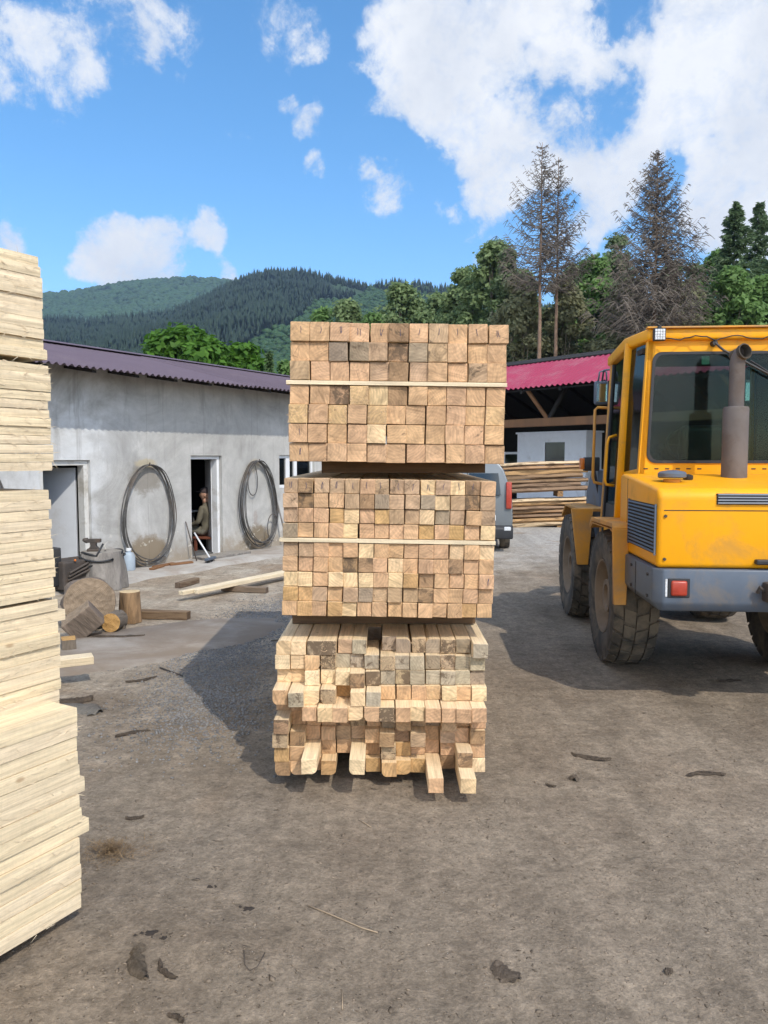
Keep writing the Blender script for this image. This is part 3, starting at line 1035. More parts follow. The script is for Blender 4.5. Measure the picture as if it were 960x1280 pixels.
def bundle(tones, x0, y0, z0, pw, ph, roll, laths, prot, which, group, labfmt, lathlab, wanes={}, seed=1, marks=()):
    """tones: rows from the top, one letter a beam. laths: number of rows under each sticker, counted from the bottom."""
    rng = random.Random(seed)
    nr = len(tones)
    plain = [beam_mesh('beam', pw * f, ph * g, BEAM_L) for f, g in ((.975, .98), (.95, .975), (.985, .955))]
    wn = {i: beam_mesh('beam', pw * .985, ph * .985, BEAM_L, (i, .30)) for i in range(4)}
    mrot = Matrix.Rotation(R(roll), 4, 'Y')
    piv = Vector((x0, y0, z0))
    z = 0.0
    lathz = []
    for rb in range(nr):
        r = nr - 1 - rb
        if rb in laths:
            lathz.append(z)
            z += .024
        row = tones[r]
        drift = rng.uniform(-.006, .006)
        for c, ch in enumerate(row):
            if ch == ' ':
                continue
            col, al, word = TONE[ch]
            wv = wanes.get((r, c))
            me = wn[wv] if wv is not None else rng.choice(plain)
            o = bpy.data.objects.new('squared_timber', me)
            COL.objects.link(o)
            k = rng.uniform(.97, 1.16)
            o.color = (col[0] * k, col[1] * k * rng.uniform(.985, 1.015), col[2] * k * rng.uniform(.95, 1.05), min(1, al * rng.uniform(.5, 1.4)))
            p = prot[r][c] if prot else 0
            dx, dy, dz = rng.uniform(-.004, .004) + drift, -p + rng.uniform(-.016, .008), rng.uniform(-.0015, .0015)
            loc = Vector(((c + .5) * pw + dx, dy, z + ph / 2 + dz))
            o.matrix_world = Matrix.Translation(piv) @ mrot @ Matrix.Translation(loc) @ Euler((R(rng.uniform(-.25, .25)), R(rng.uniform(-1.6, 1.6)), R(rng.uniform(-.3, .3)))).to_matrix().to_4x4()
            side = c + 1 <= (len(row) + 1) // 2
            cn, sd_ = (ORD[c], 'left') if side else (ORD[len(row) - 1 - c], 'right')
            tag(o, labfmt.format(tone=word, col=cn, side=sd_, row=ORD[r]), 'beam', group)
            if ch == 'f' or (ch == 's' and c % 2):
                fo, _p = fuzz(None, pw * .46, ph * .46, 70 if ch == 'f' else 35, '', r * 31 + c)
                fo.parent = o
            if (r, c) in marks:
                bm = nb()
                for q in range(rng.choice((1, 1, 2))):
                    ax, az = rng.uniform(-.01, .01), rng.uniform(.0, .012)
                    pts = [(ax + rng.uniform(-.004, .004), az + .016), (ax + rng.uniform(-.003, .003), az), (ax + rng.uniform(-.005, .005), az - .018)]
                    tube(bm, [Vector((a, -.0022, b)) for a, b in pts], .0012, 4)
                mo = obj('pencil_mark', bm, 'pencil', o)
        z += ph
    for i, lz in enumerate(lathz):
        bm = nb()
        wd = len(tones[0]) * pw
        box(bm, (-.018, -.012, .0015), (wd + .004, .035, .0225), .0015, 1)
        # grain axis runs along the lath, so build it on local Y and turn it
        bm.transform(Matrix.Rotation(R(-90), 4, 'Z').inverted() @ Matrix())
        o = obj('lath', bm, 'board')
        o.color = (.80, .66, .45, 0)
        o.matrix_world = Matrix.Translation(piv) @ mrot @ Matrix.Translation((0, -.002, lz)) @ Matrix.Rotation(R(-90), 4, 'Z')
        tag(o, lathlab, 'lath')
        for yy in (.9, 1.8):
            o2 = o.copy()
            COL.objects.link(o2)
            o2.matrix_world = Matrix.Translation(piv) @ mrot @ Matrix.Translation((0, yy, lz)) @ Matrix.Rotation(R(-90), 4, 'Z')
            o2['label'] = lathlab.replace('at the front', 'set %s the front one' % ('behind' if yy < 1 else 'far behind'))


FY = 4.06
KS = FY / 960
px2x = lambda px: (px - 480) * KS
top_t = ['ttttt' + 'd' + 'ot' + 'ttt', 'ttgg' + 'wdg' + 'wttt', 'wtt' + 'twdwt' + 'twt', 'ttdfpd' + 'ttttt', 'ftf' + 'tft' + 'tttt' + 'f', 'ttttpt' + 'ttttt', 'tttt' + 'ttttttt']
top_t[0] = 'tttttdtwttt'
mid_t = ['wdgwwtwggpwpdt'.replace('g', 'w'), 'wdttwdgwwgpwdw', 'wttoptowwpgwtw', 'gtttpttttototpt'[:14], 'wwtttptttttpdpd'[:14].replace('d', 't'), 'ttttddtptttdtt', 'pptppptpodtttt', 'oowtwgwwwdtttt', 'totoptttttttot']
bot_t = ['ppsswmkggsgsgm', 'cptsmmmsmmgsmm', 'ppcccdsmsmmmmg', 'tmpsopmtttfctc', 'tttptptstptttt', 'dtttdstgtwgwtt', 'sdttwwtdwwtwtd', 'otcttctsotttdt', 'dttootooootdpc']
prot = [[0, .0, 0, 0, -.04, -.03, -.35, -.10, -.06, -.06, -.05, -.05, -.05, .04],
        [0, 0, 0, 0, -.04, -.04, 0, .02, 0, 0, 0, -.02, 0, 0],
        [-.03, -.03, .02, 0, .04, .06, .03, 0, 0, 0, 0, .02, 0, 0],
        [.11, .15, .10, .08, -.04, .14, .14, .02, .02, .02, 0, .03, .03, .03],
        [-.03, -.03, .13, .15, .15, .12, .13, .15, .15, .12, .15, .15, .15, .15],
        [.12, -.03, -.02, -.02, -.02, -.02, -.03, 0, .05, -.02, -.03, .05, -.02, .02],
        [.09, .06, -.02, -.02, -.04, -.04, .02, .09, 0, .09, -.04, .02, 0, .03],
        [.09, .07, .25, -.02, -.03, .25, -.03, .05, 0, -.02, -.04, 0, .14, .02],
        [.08, .06, 0, .07, -.3, .02, .02, .10, .05, .03, .28, -.01, .30, .02]]
PWT, PHT = .1030, .1005
PWM, PHM = .0803, .0790
zt = A(362, 577, FY).z
zm = A(351, 769, FY).z
zb = A(341, 962, FY).z
bundle(top_t, px2x(362), FY, zt, PWT, PHT, .75, (4,), None, 'top', 'thick beams of the top bundle',
       '{tone} thick beam, {col} from the {side} in {row} row of the top bundle', 'pale thin lath at the front across the top bundle', seed=3,
       marks={(0, c) for c in range(11)} | {(5, 0), (6, 0)})
bundle(mid_t, px2x(351.5), FY, zm, PWM, PHM, .95, (5,), None, 'middle', 'thin beams of the middle bundle',
       '{tone} thin beam, {col} from the {side} in {row} row of the middle bundle', 'pale thin lath at the front across the middle bundle', seed=4,
       marks={(0, c) for c in range(13)} | {(6, 13)})
bundle(bot_t, px2x(341.5), FY, zb, PWM * 1.005, PHM * 1.0, .25, (), prot, 'bottom', 'uneven beams of the bottom bundle',
       '{tone} beam, {col} from the {side} in {row} row of the uneven bottom bundle', '', seed=6,
       wanes={(0, 0): 3, (1, 2): 1, (3, 2): 1, (3, 3): 0, (3, 0): 0, (4, 5): 1, (8, 0): 0, (8, 3): 1, (7, 5): 0, (7, 2): 1, (8, 7): 0, (8, 1): 0, (0, 8): 2, (0, 10): 3, (1, 11): 0, (2, 13): 3,
              (5, 8): 0, (4, 6): 0, (8, 8): 1, (7, 12): 0})

# bearers between the bundles: front one short, others behind
beam_b = beam_mesh('bearer', .075, .072, .90)
for (zz, xs, L, lab) in ((zm + .755, px2x(397), .92, 'between the top and middle bundles'), (zb + .712, px2x(352), 1.08, 'between the middle and bottom bundles'), (-.006, px2x(352), 1.08, 'under the bottom bundle')):
    for i, yy in enumerate((.20, 1.25, 2.3)):
        me = beam_mesh('bearer', .075, (zt - zm - .752) if 'top' in lab else ((zm - zb - .712) if 'middle and' in lab else zb + .006), L)
        o = bpy.data.objects.new('bearer', me)
        COL.objects.link(o)
        hh = (zt - zm - .752) if 'top' in lab else ((zm - zb - .712) if 'middle and' in lab else zb + .006)
        yv = FY + (.30 if ('top' in lab and i == 0) else yy + .25)
        o.matrix_world = Matrix.Translation((xs, yv, zz + hh / 2)) @ Matrix.Rotation(R(-90), 4, 'Z')
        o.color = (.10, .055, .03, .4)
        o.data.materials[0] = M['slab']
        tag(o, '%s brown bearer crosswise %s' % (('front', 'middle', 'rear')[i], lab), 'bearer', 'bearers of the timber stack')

# ------------------------------------------------------------------ board packs on the left
BA = math.atan(551 / 960)
BV = Vector((math.sin(BA), math.cos(BA), 0))
BN = Vector((BV.y, -BV.x, 0))
BO = G(103, 1133, .06)


def Bpx(px, py, off):
    r = ray(px, py)
    o = BO + BN * off
    k = (o.x * BN.x + o.y * BN.y) / (r.x * BN.x + r.y * BN.y)
    p = r * k
    return ((p.x - BO.x) * BV.x + (p.y - BO.y) * BV.y, CAMH + p.z)


def board_mesh(w, h, L, seed):
    bm = nb()
    n = 16
    rng = random.Random(seed)
    rows = []
    for i in range(n + 1):
        y = -L + L * i / n
        e = .0025 * mnoise.noise(Vector((y * 6, seed * 3.1, 0)))
        f = .002 * mnoise.noise(Vector((y * 5, seed * 1.7, 4)))
        rows.append([bm.verts.new(p) for p in ((0 + e, y, 0), (-w, y, 0), (-w, y, h), (0 + e, y, h + f), (.0015 + e, y, h * .5))])
    for a, b in zip(rows, rows[1:]):
        for k in range(5):
            bm.faces.new((a[k], a[(k + 1) % 5], b[(k + 1) % 5], b[k]))
    bm.faces.new(rows[0])
    bm.faces.new(rows[-1][::-1])
    me = bpy.data.meshes.new('board')
    bmesh.ops.recalc_face_normals(bm, faces=bm.faces)
    bm.to_mesh(me)
    bm.free()
    me.materials.append(M['board'])
    return me


packs = [  # (corner bottom px, py, corner top px, py, set-back, layers, words)
    (103, 1133, 95, 884, 0.0, 14, 'lowest pack of the left stack'),
    (76, 889, 74, 748, -.14, 10, 'second-lowest pack of the left stack'),
    (71, 745, 61, 612, -.14, 11, 'middle pack of the left stack'),
    (67, 588, 60, 457, -.13, 12, 'second-highest pack of the left stack'),
    (58, 450, 50, 321, -.13, 10, 'highest pack of the left stack')]
rng = random.Random(21)
bz = []
for pi, (bx, by, tx, ty, off, nl, words) in enumerate(packs):
    s0, z0 = Bpx(bx, by, off)
    s1, z1 = Bpx(tx, ty, off)
    th = (z1 - z0) / nl
    bz.append((z0, z1, s0, off))
    for i in range(nl):
        f = (i + .5) / nl
        s = s0 + (s1 - s0) * f + rng.uniform(-.008, .008)
        if pi == 0 and i == 8:
            s += .03
        if pi == 0 and i == 5:
            s += .045
        if pi == 1 and i == 8:
            s += .03
        jit = rng.uniform(-.009, .004)
        me = board_mesh(.34, th * rng.uniform(.945, .985), 3.1, pi * 20 + i)
        o = bpy.data.objects.new('board', me)
        COL.objects.link(o)
        o.matrix_world = Matrix.Translation(BO + BV * s + BN * (off + jit) + Vector((0, 0, z0 - BO.z + .06 - .06 + th * i))) @ Matrix.Rotation(-BA, 4, 'Z') @ Euler((R(rng.uniform(-.08, .08)), 0, R(rng.uniform(-.12, .12)))).to_matrix().to_4x4()
        k = rng.uniform(.90, 1.08)
        o.color = (.80 * k, .645 * k, .43 * k * rng.uniform(.93, 1.05), .05)
        top = nl - 1 - i
        ex = ', tip sticking out' if pi == 0 and i in (5, 8) else ''
        words = words.replace('lowest pack of the left stack', 'lowest left pack') if ex else words
        if top <= i:
            lab = ('topmost' if top == 0 else ORD[top] + ' from the top,') + ' pale board in the ' + words
        else:
            lab = ('bottom' if i == 0 else ORD[i] + ' from the bottom,') + ' pale board in the ' + words
        tag(o, lab + ex, 'board', 'boards of the left stack')
def fibre_strips(board, n, h, seed):
    rng = random.Random(seed)
    bm = nb()
    for i in range(n):
        y = -abs(rng.gauss(0, .45))
        z = rng.uniform(0, h) if rng.random() < .4 else rng.choice((0, h)) + rng.uniform(-.003, .003)
        l = rng.uniform(.008, .05)
        a = rng.gauss(0, .5)
        d = Vector((rng.uniform(.001, .008), math.cos(a) * l * rng.choice((-1, 1)), math.sin(a) * l - .004))
        w = Vector((0, -d.z, d.y)).normalized() * rng.uniform(.0007, .002)
        p = Vector((.003, y, z))
        bm.faces.new([bm.verts.new(p - w), bm.verts.new(p + w), bm.verts.new(p + d)])
    o = obj('torn_fibres', bm, 'board', board)
    o['kind'] = 'stuff'
    o.color = (.70, .57, .40, 0)


for bi, b_ in enumerate([o for o in COL.objects if o.name.startswith('board') and o.type == 'MESH']):
    if bi % 2 == 0 or bi > 30:
        fibre_strips(b_, 34, .035, bi)
# second row of boards showing on top of the lowest pack
z0, z1, s0, off = bz[0]
for j in range(1):
    me = board_mesh(.30, .05, 3.1, 99)
    o = bpy.data.objects.new('board', me)
    COL.objects.link(o)
    o.matrix_world = Matrix.Translation(BO + BV * (s0 - .05) + BN * (-.345) + Vector((0, 0, z1 - BO.z - .052))) @ Matrix.Rotation(-BA, 4, 'Z')
    o.color = (.66, .55, .39, .05)
    tag(o, 'inner pale board lying behind the front one on top of the lowest pack', 'board', 'boards of the left stack')


def sticker(s, off, z0, z1, label, wd=.05):
    bm = nb()
    box(bm, (-.44, -wd, 0), (-.02, 0, max(z1 - z0, .012)), .002, 1)
    o = obj('sticker', bm, 'board')
    o.color = (.50, .36, .21, .2)
    o.matrix_world = Matrix.Translation(BO + BV * s + BN * off + Vector((0, 0, z0 - BO.z))) @ Matrix.Rotation(-BA, 4, 'Z')
    tag(o, label, 'sticker', 'stickers between the packs of the left stack')


sticker(bz[0][2] - .35, -.14, bz[0][1], bz[1][0], 'thin batten between the lowest and second-lowest pack')
sticker(bz[1][2] - .22, -.14, bz[1][1], bz[2][0], 'thin batten between the second-lowest and middle pack')
sticker(bz[2][2] - 1.2, -.14, bz[2][1], bz[3][0], 'batten in the open gap between the middle and second-highest pack')
sticker(bz[2][2] - 2.4, -.14, bz[2][1], bz[3][0], 'rear batten in the open gap between the middle and second-highest pack')
sticker(bz[3][2] - .25, -.14, bz[3][1], bz[4][0], 'thin batten between the second-highest and highest pack')
sticker(bz[0][2] - .5, -.03, -.004, bz[0][0], 'batten under the lowest pack on the dirt', .08)

# ------------------------------------------------------------------ workshop on the left
SH = thing('workshop', 'long low grey rendered workshop with purple-brown corrugated roof and open doors', 'building', WO, WROT)
ZE, ZR = 2.965, 3.70
S0, S1, DEP = -7.5, 8.6, 5.2
D1, D2, WIN = (-1.62, -.80, 1.715), (1.215, 1.97, 1.785), (3.585, 4.75, 1.80, 1.15)
bm = nb()
T = .22
# front wall pieces butted round the openings
segs = [(S0, D1[0], -.1, ZE + .1), (D1[0], D1[1], D1[2], ZE + .1), (D1[1], D2[0], -.1, ZE + .1), (D2[0], D2[1], D2[2], ZE + .1), (D2[1], WIN[0], -.1, ZE + .1),
        (WIN[0], WIN[1], WIN[2], ZE + .1), (WIN[0], WIN[1], -.1, WIN[3]), (WIN[1], S1, -.1, ZE + .1)]
for a, b, z0, z1 in segs:
    box(bm, (a, 0, z0), (b, T, z1))
bmesh.ops.remove_doubles(bm, verts=bm.verts, dist=.0005)
obj('wall', bm, 'plaster', SH)
bm = nb()
box(bm, (S0, T, -.1), (S0 + T, DEP, ZE + .1))
box(bm, (S1 - T, T, -.1), (S1, DEP, ZE + .1))
box(bm, (S0 + T, DEP - T, -.1), (S1 - T, DEP, ZE + .1))
obj('rear_wall', bm, 'plaster', SH)
bm = nb()
box(bm, (S0 + T, T, .0), (S1 - T, DEP - T, .06))
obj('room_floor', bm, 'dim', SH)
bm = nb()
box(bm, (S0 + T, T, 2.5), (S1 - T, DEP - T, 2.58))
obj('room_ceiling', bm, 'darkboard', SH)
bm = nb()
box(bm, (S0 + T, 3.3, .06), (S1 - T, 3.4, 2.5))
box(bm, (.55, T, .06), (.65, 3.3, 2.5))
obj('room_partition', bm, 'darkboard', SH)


def corrugated(bm, s0, s1, p0, p1, pitch, amp, nper=6, jut=0.0):
    """sheet between two (y, z) edges, ribs running from p0 to p1"""
    n = int((s1 - s0) / pitch * nper)
    d = Vector((0, p1[0] - p0[0], p1[1] - p0[1])).normalized()
    nr = Vector((0, -d.z, d.y))
    prev = None
    for i in range(n + 1):
        s = s0 + (s1 - s0) * i / n
        ph = (s / pitch) % 1
        h = amp * max(-1, min(1, 1.8 * math.sin(2 * math.pi * ph)))
        j = jut * mnoise.noise(Vector((math.floor(s / 1.1) * 3.7, 0, 0)))
        a = Vector((s, p0[0], p0[1])) + nr * h - d * j
        b = Vector((s, p1[0], p1[1])) + nr * h
        ab = [bm.verts.new(a), bm.verts.new(b)]
        if prev:
            bm.faces.new((prev[0], ab[0], ab[1], prev[1]))
        prev = ab
    return bm


bm = nb()
RB = 2.3
corrugated(bm, S0 - .3, 2.15, (-.68, ZE), (RB, ZR), .115, .017, jut=.006)
corrugated(bm, 2.06, S1 + .3, (-.68, ZE + .010), (RB, ZR + .010), .115, .017, jut=.006)
corrugated(bm, S0 - .3, S1 + .3, (DEP + .5, ZE), (RB, ZR), .095, .014)
rf = obj('roof', bm, 'roof_purple', SH)
bm = nb()
prism(bm, [(RB - .2, ZR + .005), (RB, ZR + .06), (RB + .2, ZR + .005), (RB + .2, ZR - .0), (RB, ZR + .045), (RB - .2, ZR - .0)], 'x', S0 - .3, S1 + .3)
obj('ridge_cap', bm, 'roof_purple', rf)
bm = nb()
for i in range(22):
    s = S0 + .3 + i * .75
    if s > S1:
        break
    bm2 = nb()
    prism(bm2, [(-.60, ZE - .055), (-.60, ZE - .02), (-.002, ZE + .13), (-.002, ZE + .04)], 'x', s, s + .07)
    obj('rafter_end', bm2, 'darkboard', SH)
bm.free()
bm = nb()
box(bm, (S0 - .2, -.60, ZE - .03), (S1 + .2, -.05, ZE - .012), rot=(R(13.5), 0, 0))
bm.free()


def frame(name, s0, s1, z0, z1, w, y0, y1, mat, parent, sill=False):
    bm = nb()
    box(bm, (s0, y0, z0), (s0 + w, y1, z1 - w), .004, 1)
    box(bm, (s1 - w, y0, z0), (s1, y1, z1 - w), .004, 1)
    box(bm, (s0, y0, z1 - w), (s1, y1, z1), .004, 1)
    if sill:
        box(bm, (s0 + w, y0, z0), (s1 - w, y1, z0 + w), .004, 1)
    return obj(name, bm, mat, parent)


def shed_part(name, bm, mat, parent=SH, **k):
    return obj(name, bm, mat, parent, **k)


M['dirtywhite'] = surf('worn_white_frame', (.60, .59, .56), .6, var=.1, dirt=(.30, .26, .20), dirt_amt=.5, dirt_scale=3, bump=.2)
M['alu'] = surf('door_leaf_grey', (.52, .54, .57), .5, var=.06, dirt=(.4, .38, .36), dirt_amt=.25, bump=.05)
fr1 = frame('door_frame', D1[0] + .003, D1[1] - .003, .02, D1[2] - .003, .075, .05, .19, 'dirtywhite', SH)
bm = nb()
box(bm, (-.70, 0, .03), (.0, .045, 1.60), .004, 1)
leaf = obj('door', bm, 'alu', SH)
leaf.location = (D1[1] - .09, .23, 0)
leaf.rotation_euler = (0, 0, R(-62))
leaf['label'] = 'pale grey door standing open inwards'
bm = nb()
box(bm, (-.64, -.045, .82), (-.60, 0, .86), .003, 1)
tube(bm, [(-.62, -.03, .84), (-.62, -.07, .84), (-.50, -.07, .84)], .009, 8)
obj('handle', bm, 'black', leaf, True)
fr2 = frame('door_frame', D2[0] + .003, D2[1] - .003, .02, D2[2] - .003, .06, .06, .19, 'white', SH)
bm = nb()
box(bm, (-.60, 0, .03), (.0, .04, 1.68), .004, 1)
leaf2 = obj('door', bm, 'white', SH)
leaf2.location = (D2[1] - .07, .20, .03)
leaf2.rotation_euler = (0, 0, R(-126))
leaf2['label'] = 'white door folded inwards beside the sitting man'
bm = nb()
box(bm, (-.56, -.02, .80), (-.50, 0, 1.02), .004, 1)
tube(bm, [(-.53, -.02, .92), (-.53, -.06, .92), (-.42, -.06, .92)], .009, 8)
obj('handle', bm, 'black', leaf2, True)
wf = frame('window', WIN[0] + .003, WIN[1] - .003, WIN[3] + .003, WIN[2] - .003, .06, .05, .13, 'white', SH, True)
bm = nb()
box(bm, ((WIN[0] + WIN[1]) / 2 - .05, .052, WIN[3] + .065), ((WIN[0] + WIN[1]) / 2 + .05, .128, WIN[2] - .065), .004, 1)
box(bm, (3.86, .052, WIN[3] + .065), (3.98, .128, WIN[2] - .065), .004, 1)
obj('mullion', bm, 'white', wf)
bm = nb()
box(bm, (WIN[0] + .06, .085, WIN[3] + .06), (WIN[1] - .06, .092, WIN[2] - .06))
obj('pane', bm, 'darkglass', wf)
bm = nb()
box(bm, (D2[0] - .02, -.36, .03), (D2[1] + .34, -.02, .075), .006, 1)
o = obj('doorstep', bm, 'oldwood')
o.location, o.rotation_euler = WO, (0, 0, WROT)
tag(o, 'grey wooden doorstep board below the doorway of the sitting man', 'doorstep')


def on_wall(o):
    o.location, o.rotation_euler = WO, (0, 0, WROT)
    return o


# cable coils hung on the wall
def coil(cs, cz, hw, hh, n, label, seed, tilt=0.0, inner=None):
    T_ = thing('cable_coil', label, 'cable', WP(cs, 0, cz), WROT, 'cable coils hung on the workshop wall')
    rng = random.Random(seed)
    for k in range(n):
        a, b = hw * rng.uniform(.90, 1.02), hh * rng.uniform(.94, 1.01)
        dx, yy = rng.uniform(-.02, .04), -.03 - .012 * k - .01 * rng.random()
        pts = []
        for i in range(56):
            th = 2 * math.pi * i / 56
            # hung from a peg: narrow at the top, full below
            z = b * math.cos(th)
            x = a * math.sin(th) * (1 - .13 * math.cos(th)) + tilt * z
            wob = .026 * mnoise.noise(Vector((math.cos(th) * 1.5, math.sin(th) * 1.5, seed + k * 2.3)))
            pts.append(Vector((x + dx + wob, yy - .10 * max(0, -math.cos(th)) * .4, z + (hh - b) + wob)))
        bm = nb()
        tube(bm, pts, .0085 if k else .011, 6, closed=True)
        obj('cable_loop', bm, 'cable', T_, True)
    if inner:
        ix, iz, iw, ih = inner
        bm = nb()
        pts = [Vector((ix + iw * math.sin(2 * math.pi * i / 40) * (1 - .25 * math.cos(2 * math.pi * i / 40)), -.05, iz + ih * math.cos(2 * math.pi * i / 40))) for i in range(40)]
        tube(bm, pts, .009, 6, closed=True)
        obj('short_loop', bm, 'cable', T_, True)
    bm = nb()
    tube(bm, [(0, 0, hh - .02), (0, -.10, hh - .01), (0, -.12, hh + .03)], .012, 6)
    obj('peg', bm, 'rust', T_, True)
    return T_


coil(.22, .84, .52, .80, 6, 'large oval coil of grey steel cable between the two doorways', 3, .05)
coil(2.86, .89, .50, .80, 9, 'oval cable coil with a small loop inside, right of the sitting man', 5, -.03, (-.12, .47, .13, .31))
coil(-2.63, 1.02, .50, .72, 5, 'dark cable coil mostly hidden behind the pale left stack', 8)

# loose bent cable and poles beside the second coil
bm = nb()
s_, z_ = 3.08, .42
tube(bm, [Vector((s_ + .16 * math.cos(a) + .12, -.14, z_ + .26 * math.sin(a))) for a in [x * .3 for x in range(2, 17)]], .009, 6)
o = on_wall(obj('hose', bm, 'cable', None, True))
tag(o, 'short bent hose hanging low on the right cable coil', 'hose')
for (p0, p1, r_, lab) in (((3.32, -.05, 1.22), (3.53, -.24, .05), .016, 'thin grey pole leaning on the wall right of the cable coils'),
                          ((3.42, -.04, .95), (3.50, -.30, .05), .012, 'shorter pole leaning beside the grey pole by the window')):
    bm = nb()
    tube(bm, [p0, p1], r_, 6)
    o = on_wall(obj('pole', bm, 'oldwood', None, True))
    tag(o, lab, 'pole')
# broom: handle and head
s1_, z1_ = Wpx(243, 666, -.15)
s2_, z2_ = Wpx(263, 697, -.55)
BR = thing('push_broom', 'push broom with a pale handle and dark blue head by the doorstep', 'broom', WP(s2_, -.55, .035), WROT)
bm = nb()
tube(bm, [(s1_ - s2_, .40, z1_ - .035), (0, 0, .05)], .014, 7)
obj('handle', bm, 'white', BR, True)
bm = nb()
box(bm, (-.17, -.035, .035), (.17, .035, .075), .008, 1, rot=(0, 0, R(20)))
obj('broom_head', bm, 'steelblue', BR)
bm = nb()
for i in range(60):
    x = -.16 + .32 * random.random()
    y = random.uniform(-.03, .03)
    c_, s__ = math.cos(R(20)), math.sin(R(20))
    X, Y_ = x * c_ - y * s__, x * s__ + y * c_
    tube(bm, [(X, Y_, .04), (X * 1.04, Y_ * 1.2, .0)], .003, 3)
obj('bristles', bm, 'black', BR)
sa, za = Wpx(232, 652, -.03)
sb, zb_ = Wpx(244, 690, -.25)
bm = nb()
tube(bm, [(sa, -.03, za), (sb, -.28, .04)], .010, 6)
o = on_wall(obj('thin_rod', bm, 'twig', None, True))
tag(o, 'thin dark rod leaning on the wall left of the broom', 'rod')
for i, (s, y, l, rz, lab) in enumerate(((.35, -.25, .5, 8, 'thin brown slat lying under the left cable coil'), (.62, -.34, .42, -12, 'shorter brown slat right of the slat under the left coil'), (.1, -.36, .36, 20, 'small brown wood scrap left of the slats under the coil'))):
    bm = nb()
    box(bm, (-l / 2, -.04, 0), (l / 2, .04, .03), .004, 1)
    rough_up(bm, .008, 6, i)
    o = obj('wood_scrap', bm, 'timber_brown')
    o.location = WP(s, y, .034)
    o.rotation_euler = (0, 0, WROT + R(rz))
    tag(o, lab, 'wood scrap')


# ------------------------------------------------------------------ the man in the doorway
def skin_body(name, joints, edges, mat, parent, sub=2, root=0):
    me = bpy.data.meshes.new(name)
    me.from_pydata([j[0] for j in joints], edges, [])
    o = bpy.data.objects.new(name, me)
    link(o, parent)
    md = o.modifiers.new('skin', 'SKIN')
    md.use_smooth_shade = True
    for i, j in enumerate(joints):
        r = j[1] if isinstance(j[1], tuple) else (j[1], j[1])
        me.skin_vertices[0].data[i].radius = r
        me.skin_vertices[0].data[i].use_root = (i == root)
    sb_ = o.modifiers.new('sub', 'SUBSURF')
    sb_.levels = sb_.render_levels = sub
    me.materials.append(M[mat])
    return o


# seated, back towards the right door post, facing along -x (into the room), head turned a little towards the yard
MB_ = .45
hs_, hz_ = Wpx(263, 676, MB_)
hz_ = max(hz_, .42)
MAN = thing('person', 'seated man in olive jacket and dark cap inside the open doorway', 'person', WP(hs_, MB_, .06), WROT - R(77))
zz = hz_ - .06
body = skin_body('body', [((0, 0, zz), (.15, .12)), ((.0, 0, zz + .16), (.15, .12)), ((-.03, 0, zz + .34), (.165, .12)), ((-.06, 0, zz + .46), (.13, .09)), ((-.075, 0, zz + .53), .055),
                          ((-.05, -.19, zz + .41), .065), ((-.10, -.235, zz + .17), .05), ((-.30, -.20, zz + .10), .038),
                          ((-.05, .19, zz + .41), .065), ((-.12, .23, zz + .18), .05), ((-.33, .17, zz + .12), .038),
                          ((-.10, -.10, zz - .01), .092), ((-.43, -.13, zz + .03), .072), ((-.40, -.13, zz - .20), .056), ((-.36, -.13, .07), .045),
                          ((-.10, .10, zz - .01), .092), ((-.45, .12, zz + .03), .072), ((-.45, .12, zz - .20), .056), ((-.44, .12, .07), .045)],
                 [(0, 1), (1, 2), (2, 3), (3, 4), (2, 5), (5, 6), (6, 7), (2, 8), (8, 9), (9, 10), (0, 11), (11, 12), (12, 13), (13, 14), (0, 15), (15, 16), (16, 17), (17, 18)], 'cloth', MAN)
body.data.materials.append(M['trousers'])
hc = Vector((-.09, -.005, zz + .66))
bm = nb()
bmesh.ops.create_uvsphere(bm, u_segments=24, v_segments=18, radius=1)
for v in bm.verts:
    p = v.co.copy()
    x, y, z = p.x * .098, p.y * .078, p.z * .118
    if z < 0:
        x *= 1 + .18 * z / .118
        y *= 1 + .30 * z / .118
        x -= .012 * (-z / .118)
    if p.x < -.75 and abs(p.y) < .30 and -.45 < p.z < .05:
        x -= .020 * (1 - abs(p.y) / .30)
    if p.x < -.6 and .02 < p.z < .24 and .2 < abs(p.y) < .6:
        x += .008
    if p.x < -.7 and abs(p.y) < .4 and -.66 < p.z < -.56:
        x += .006
    v.co = (x, y, z)
hd = obj('head', bm, 'skin', MAN, True)
hd.location = hc
hd.rotation_euler = (0, R(6), R(18))
bm = nb()
tube(bm, [(.02, 0, -.17), (.012, 0, -.07)], [.056, .05], 10)
for sy in (-1, 1):
    bmesh.ops.create_uvsphere(bm, u_segments=8, v_segments=6, radius=1, matrix=Matrix.Translation((.012, sy * .078, -.008)) @ Matrix.Diagonal((.018, .008, .032, 1)))
obj('neck_and_ears', bm, 'skin', hd, True)
bm = nb()
bmesh.ops.create_uvsphere(bm, u_segments=8, v_segments=6, radius=.008, matrix=Matrix.Translation((-.084, .03, .014)))
bmesh.ops.create_uvsphere(bm, u_segments=8, v_segments=6, radius=.008, matrix=Matrix.Translation((-.084, -.03, .014)))
obj('eyes', bm, 'black', hd, True)
bm = nb()
lathe(bm, [(.0, .135), (.05, .128), (.088, .098), (.103, .055), (.104, .035), (.099, .03)], 24)
for v in bm.verts:
    v.co.y *= .82
prism(bm, [(-.17, -.045), (-.17, .045), (-.14, .068), (-.08, .075), (-.08, -.075), (-.14, -.068)], 'z', .034, .042)
obj('cap', bm, 'cap', hd, True, 40)
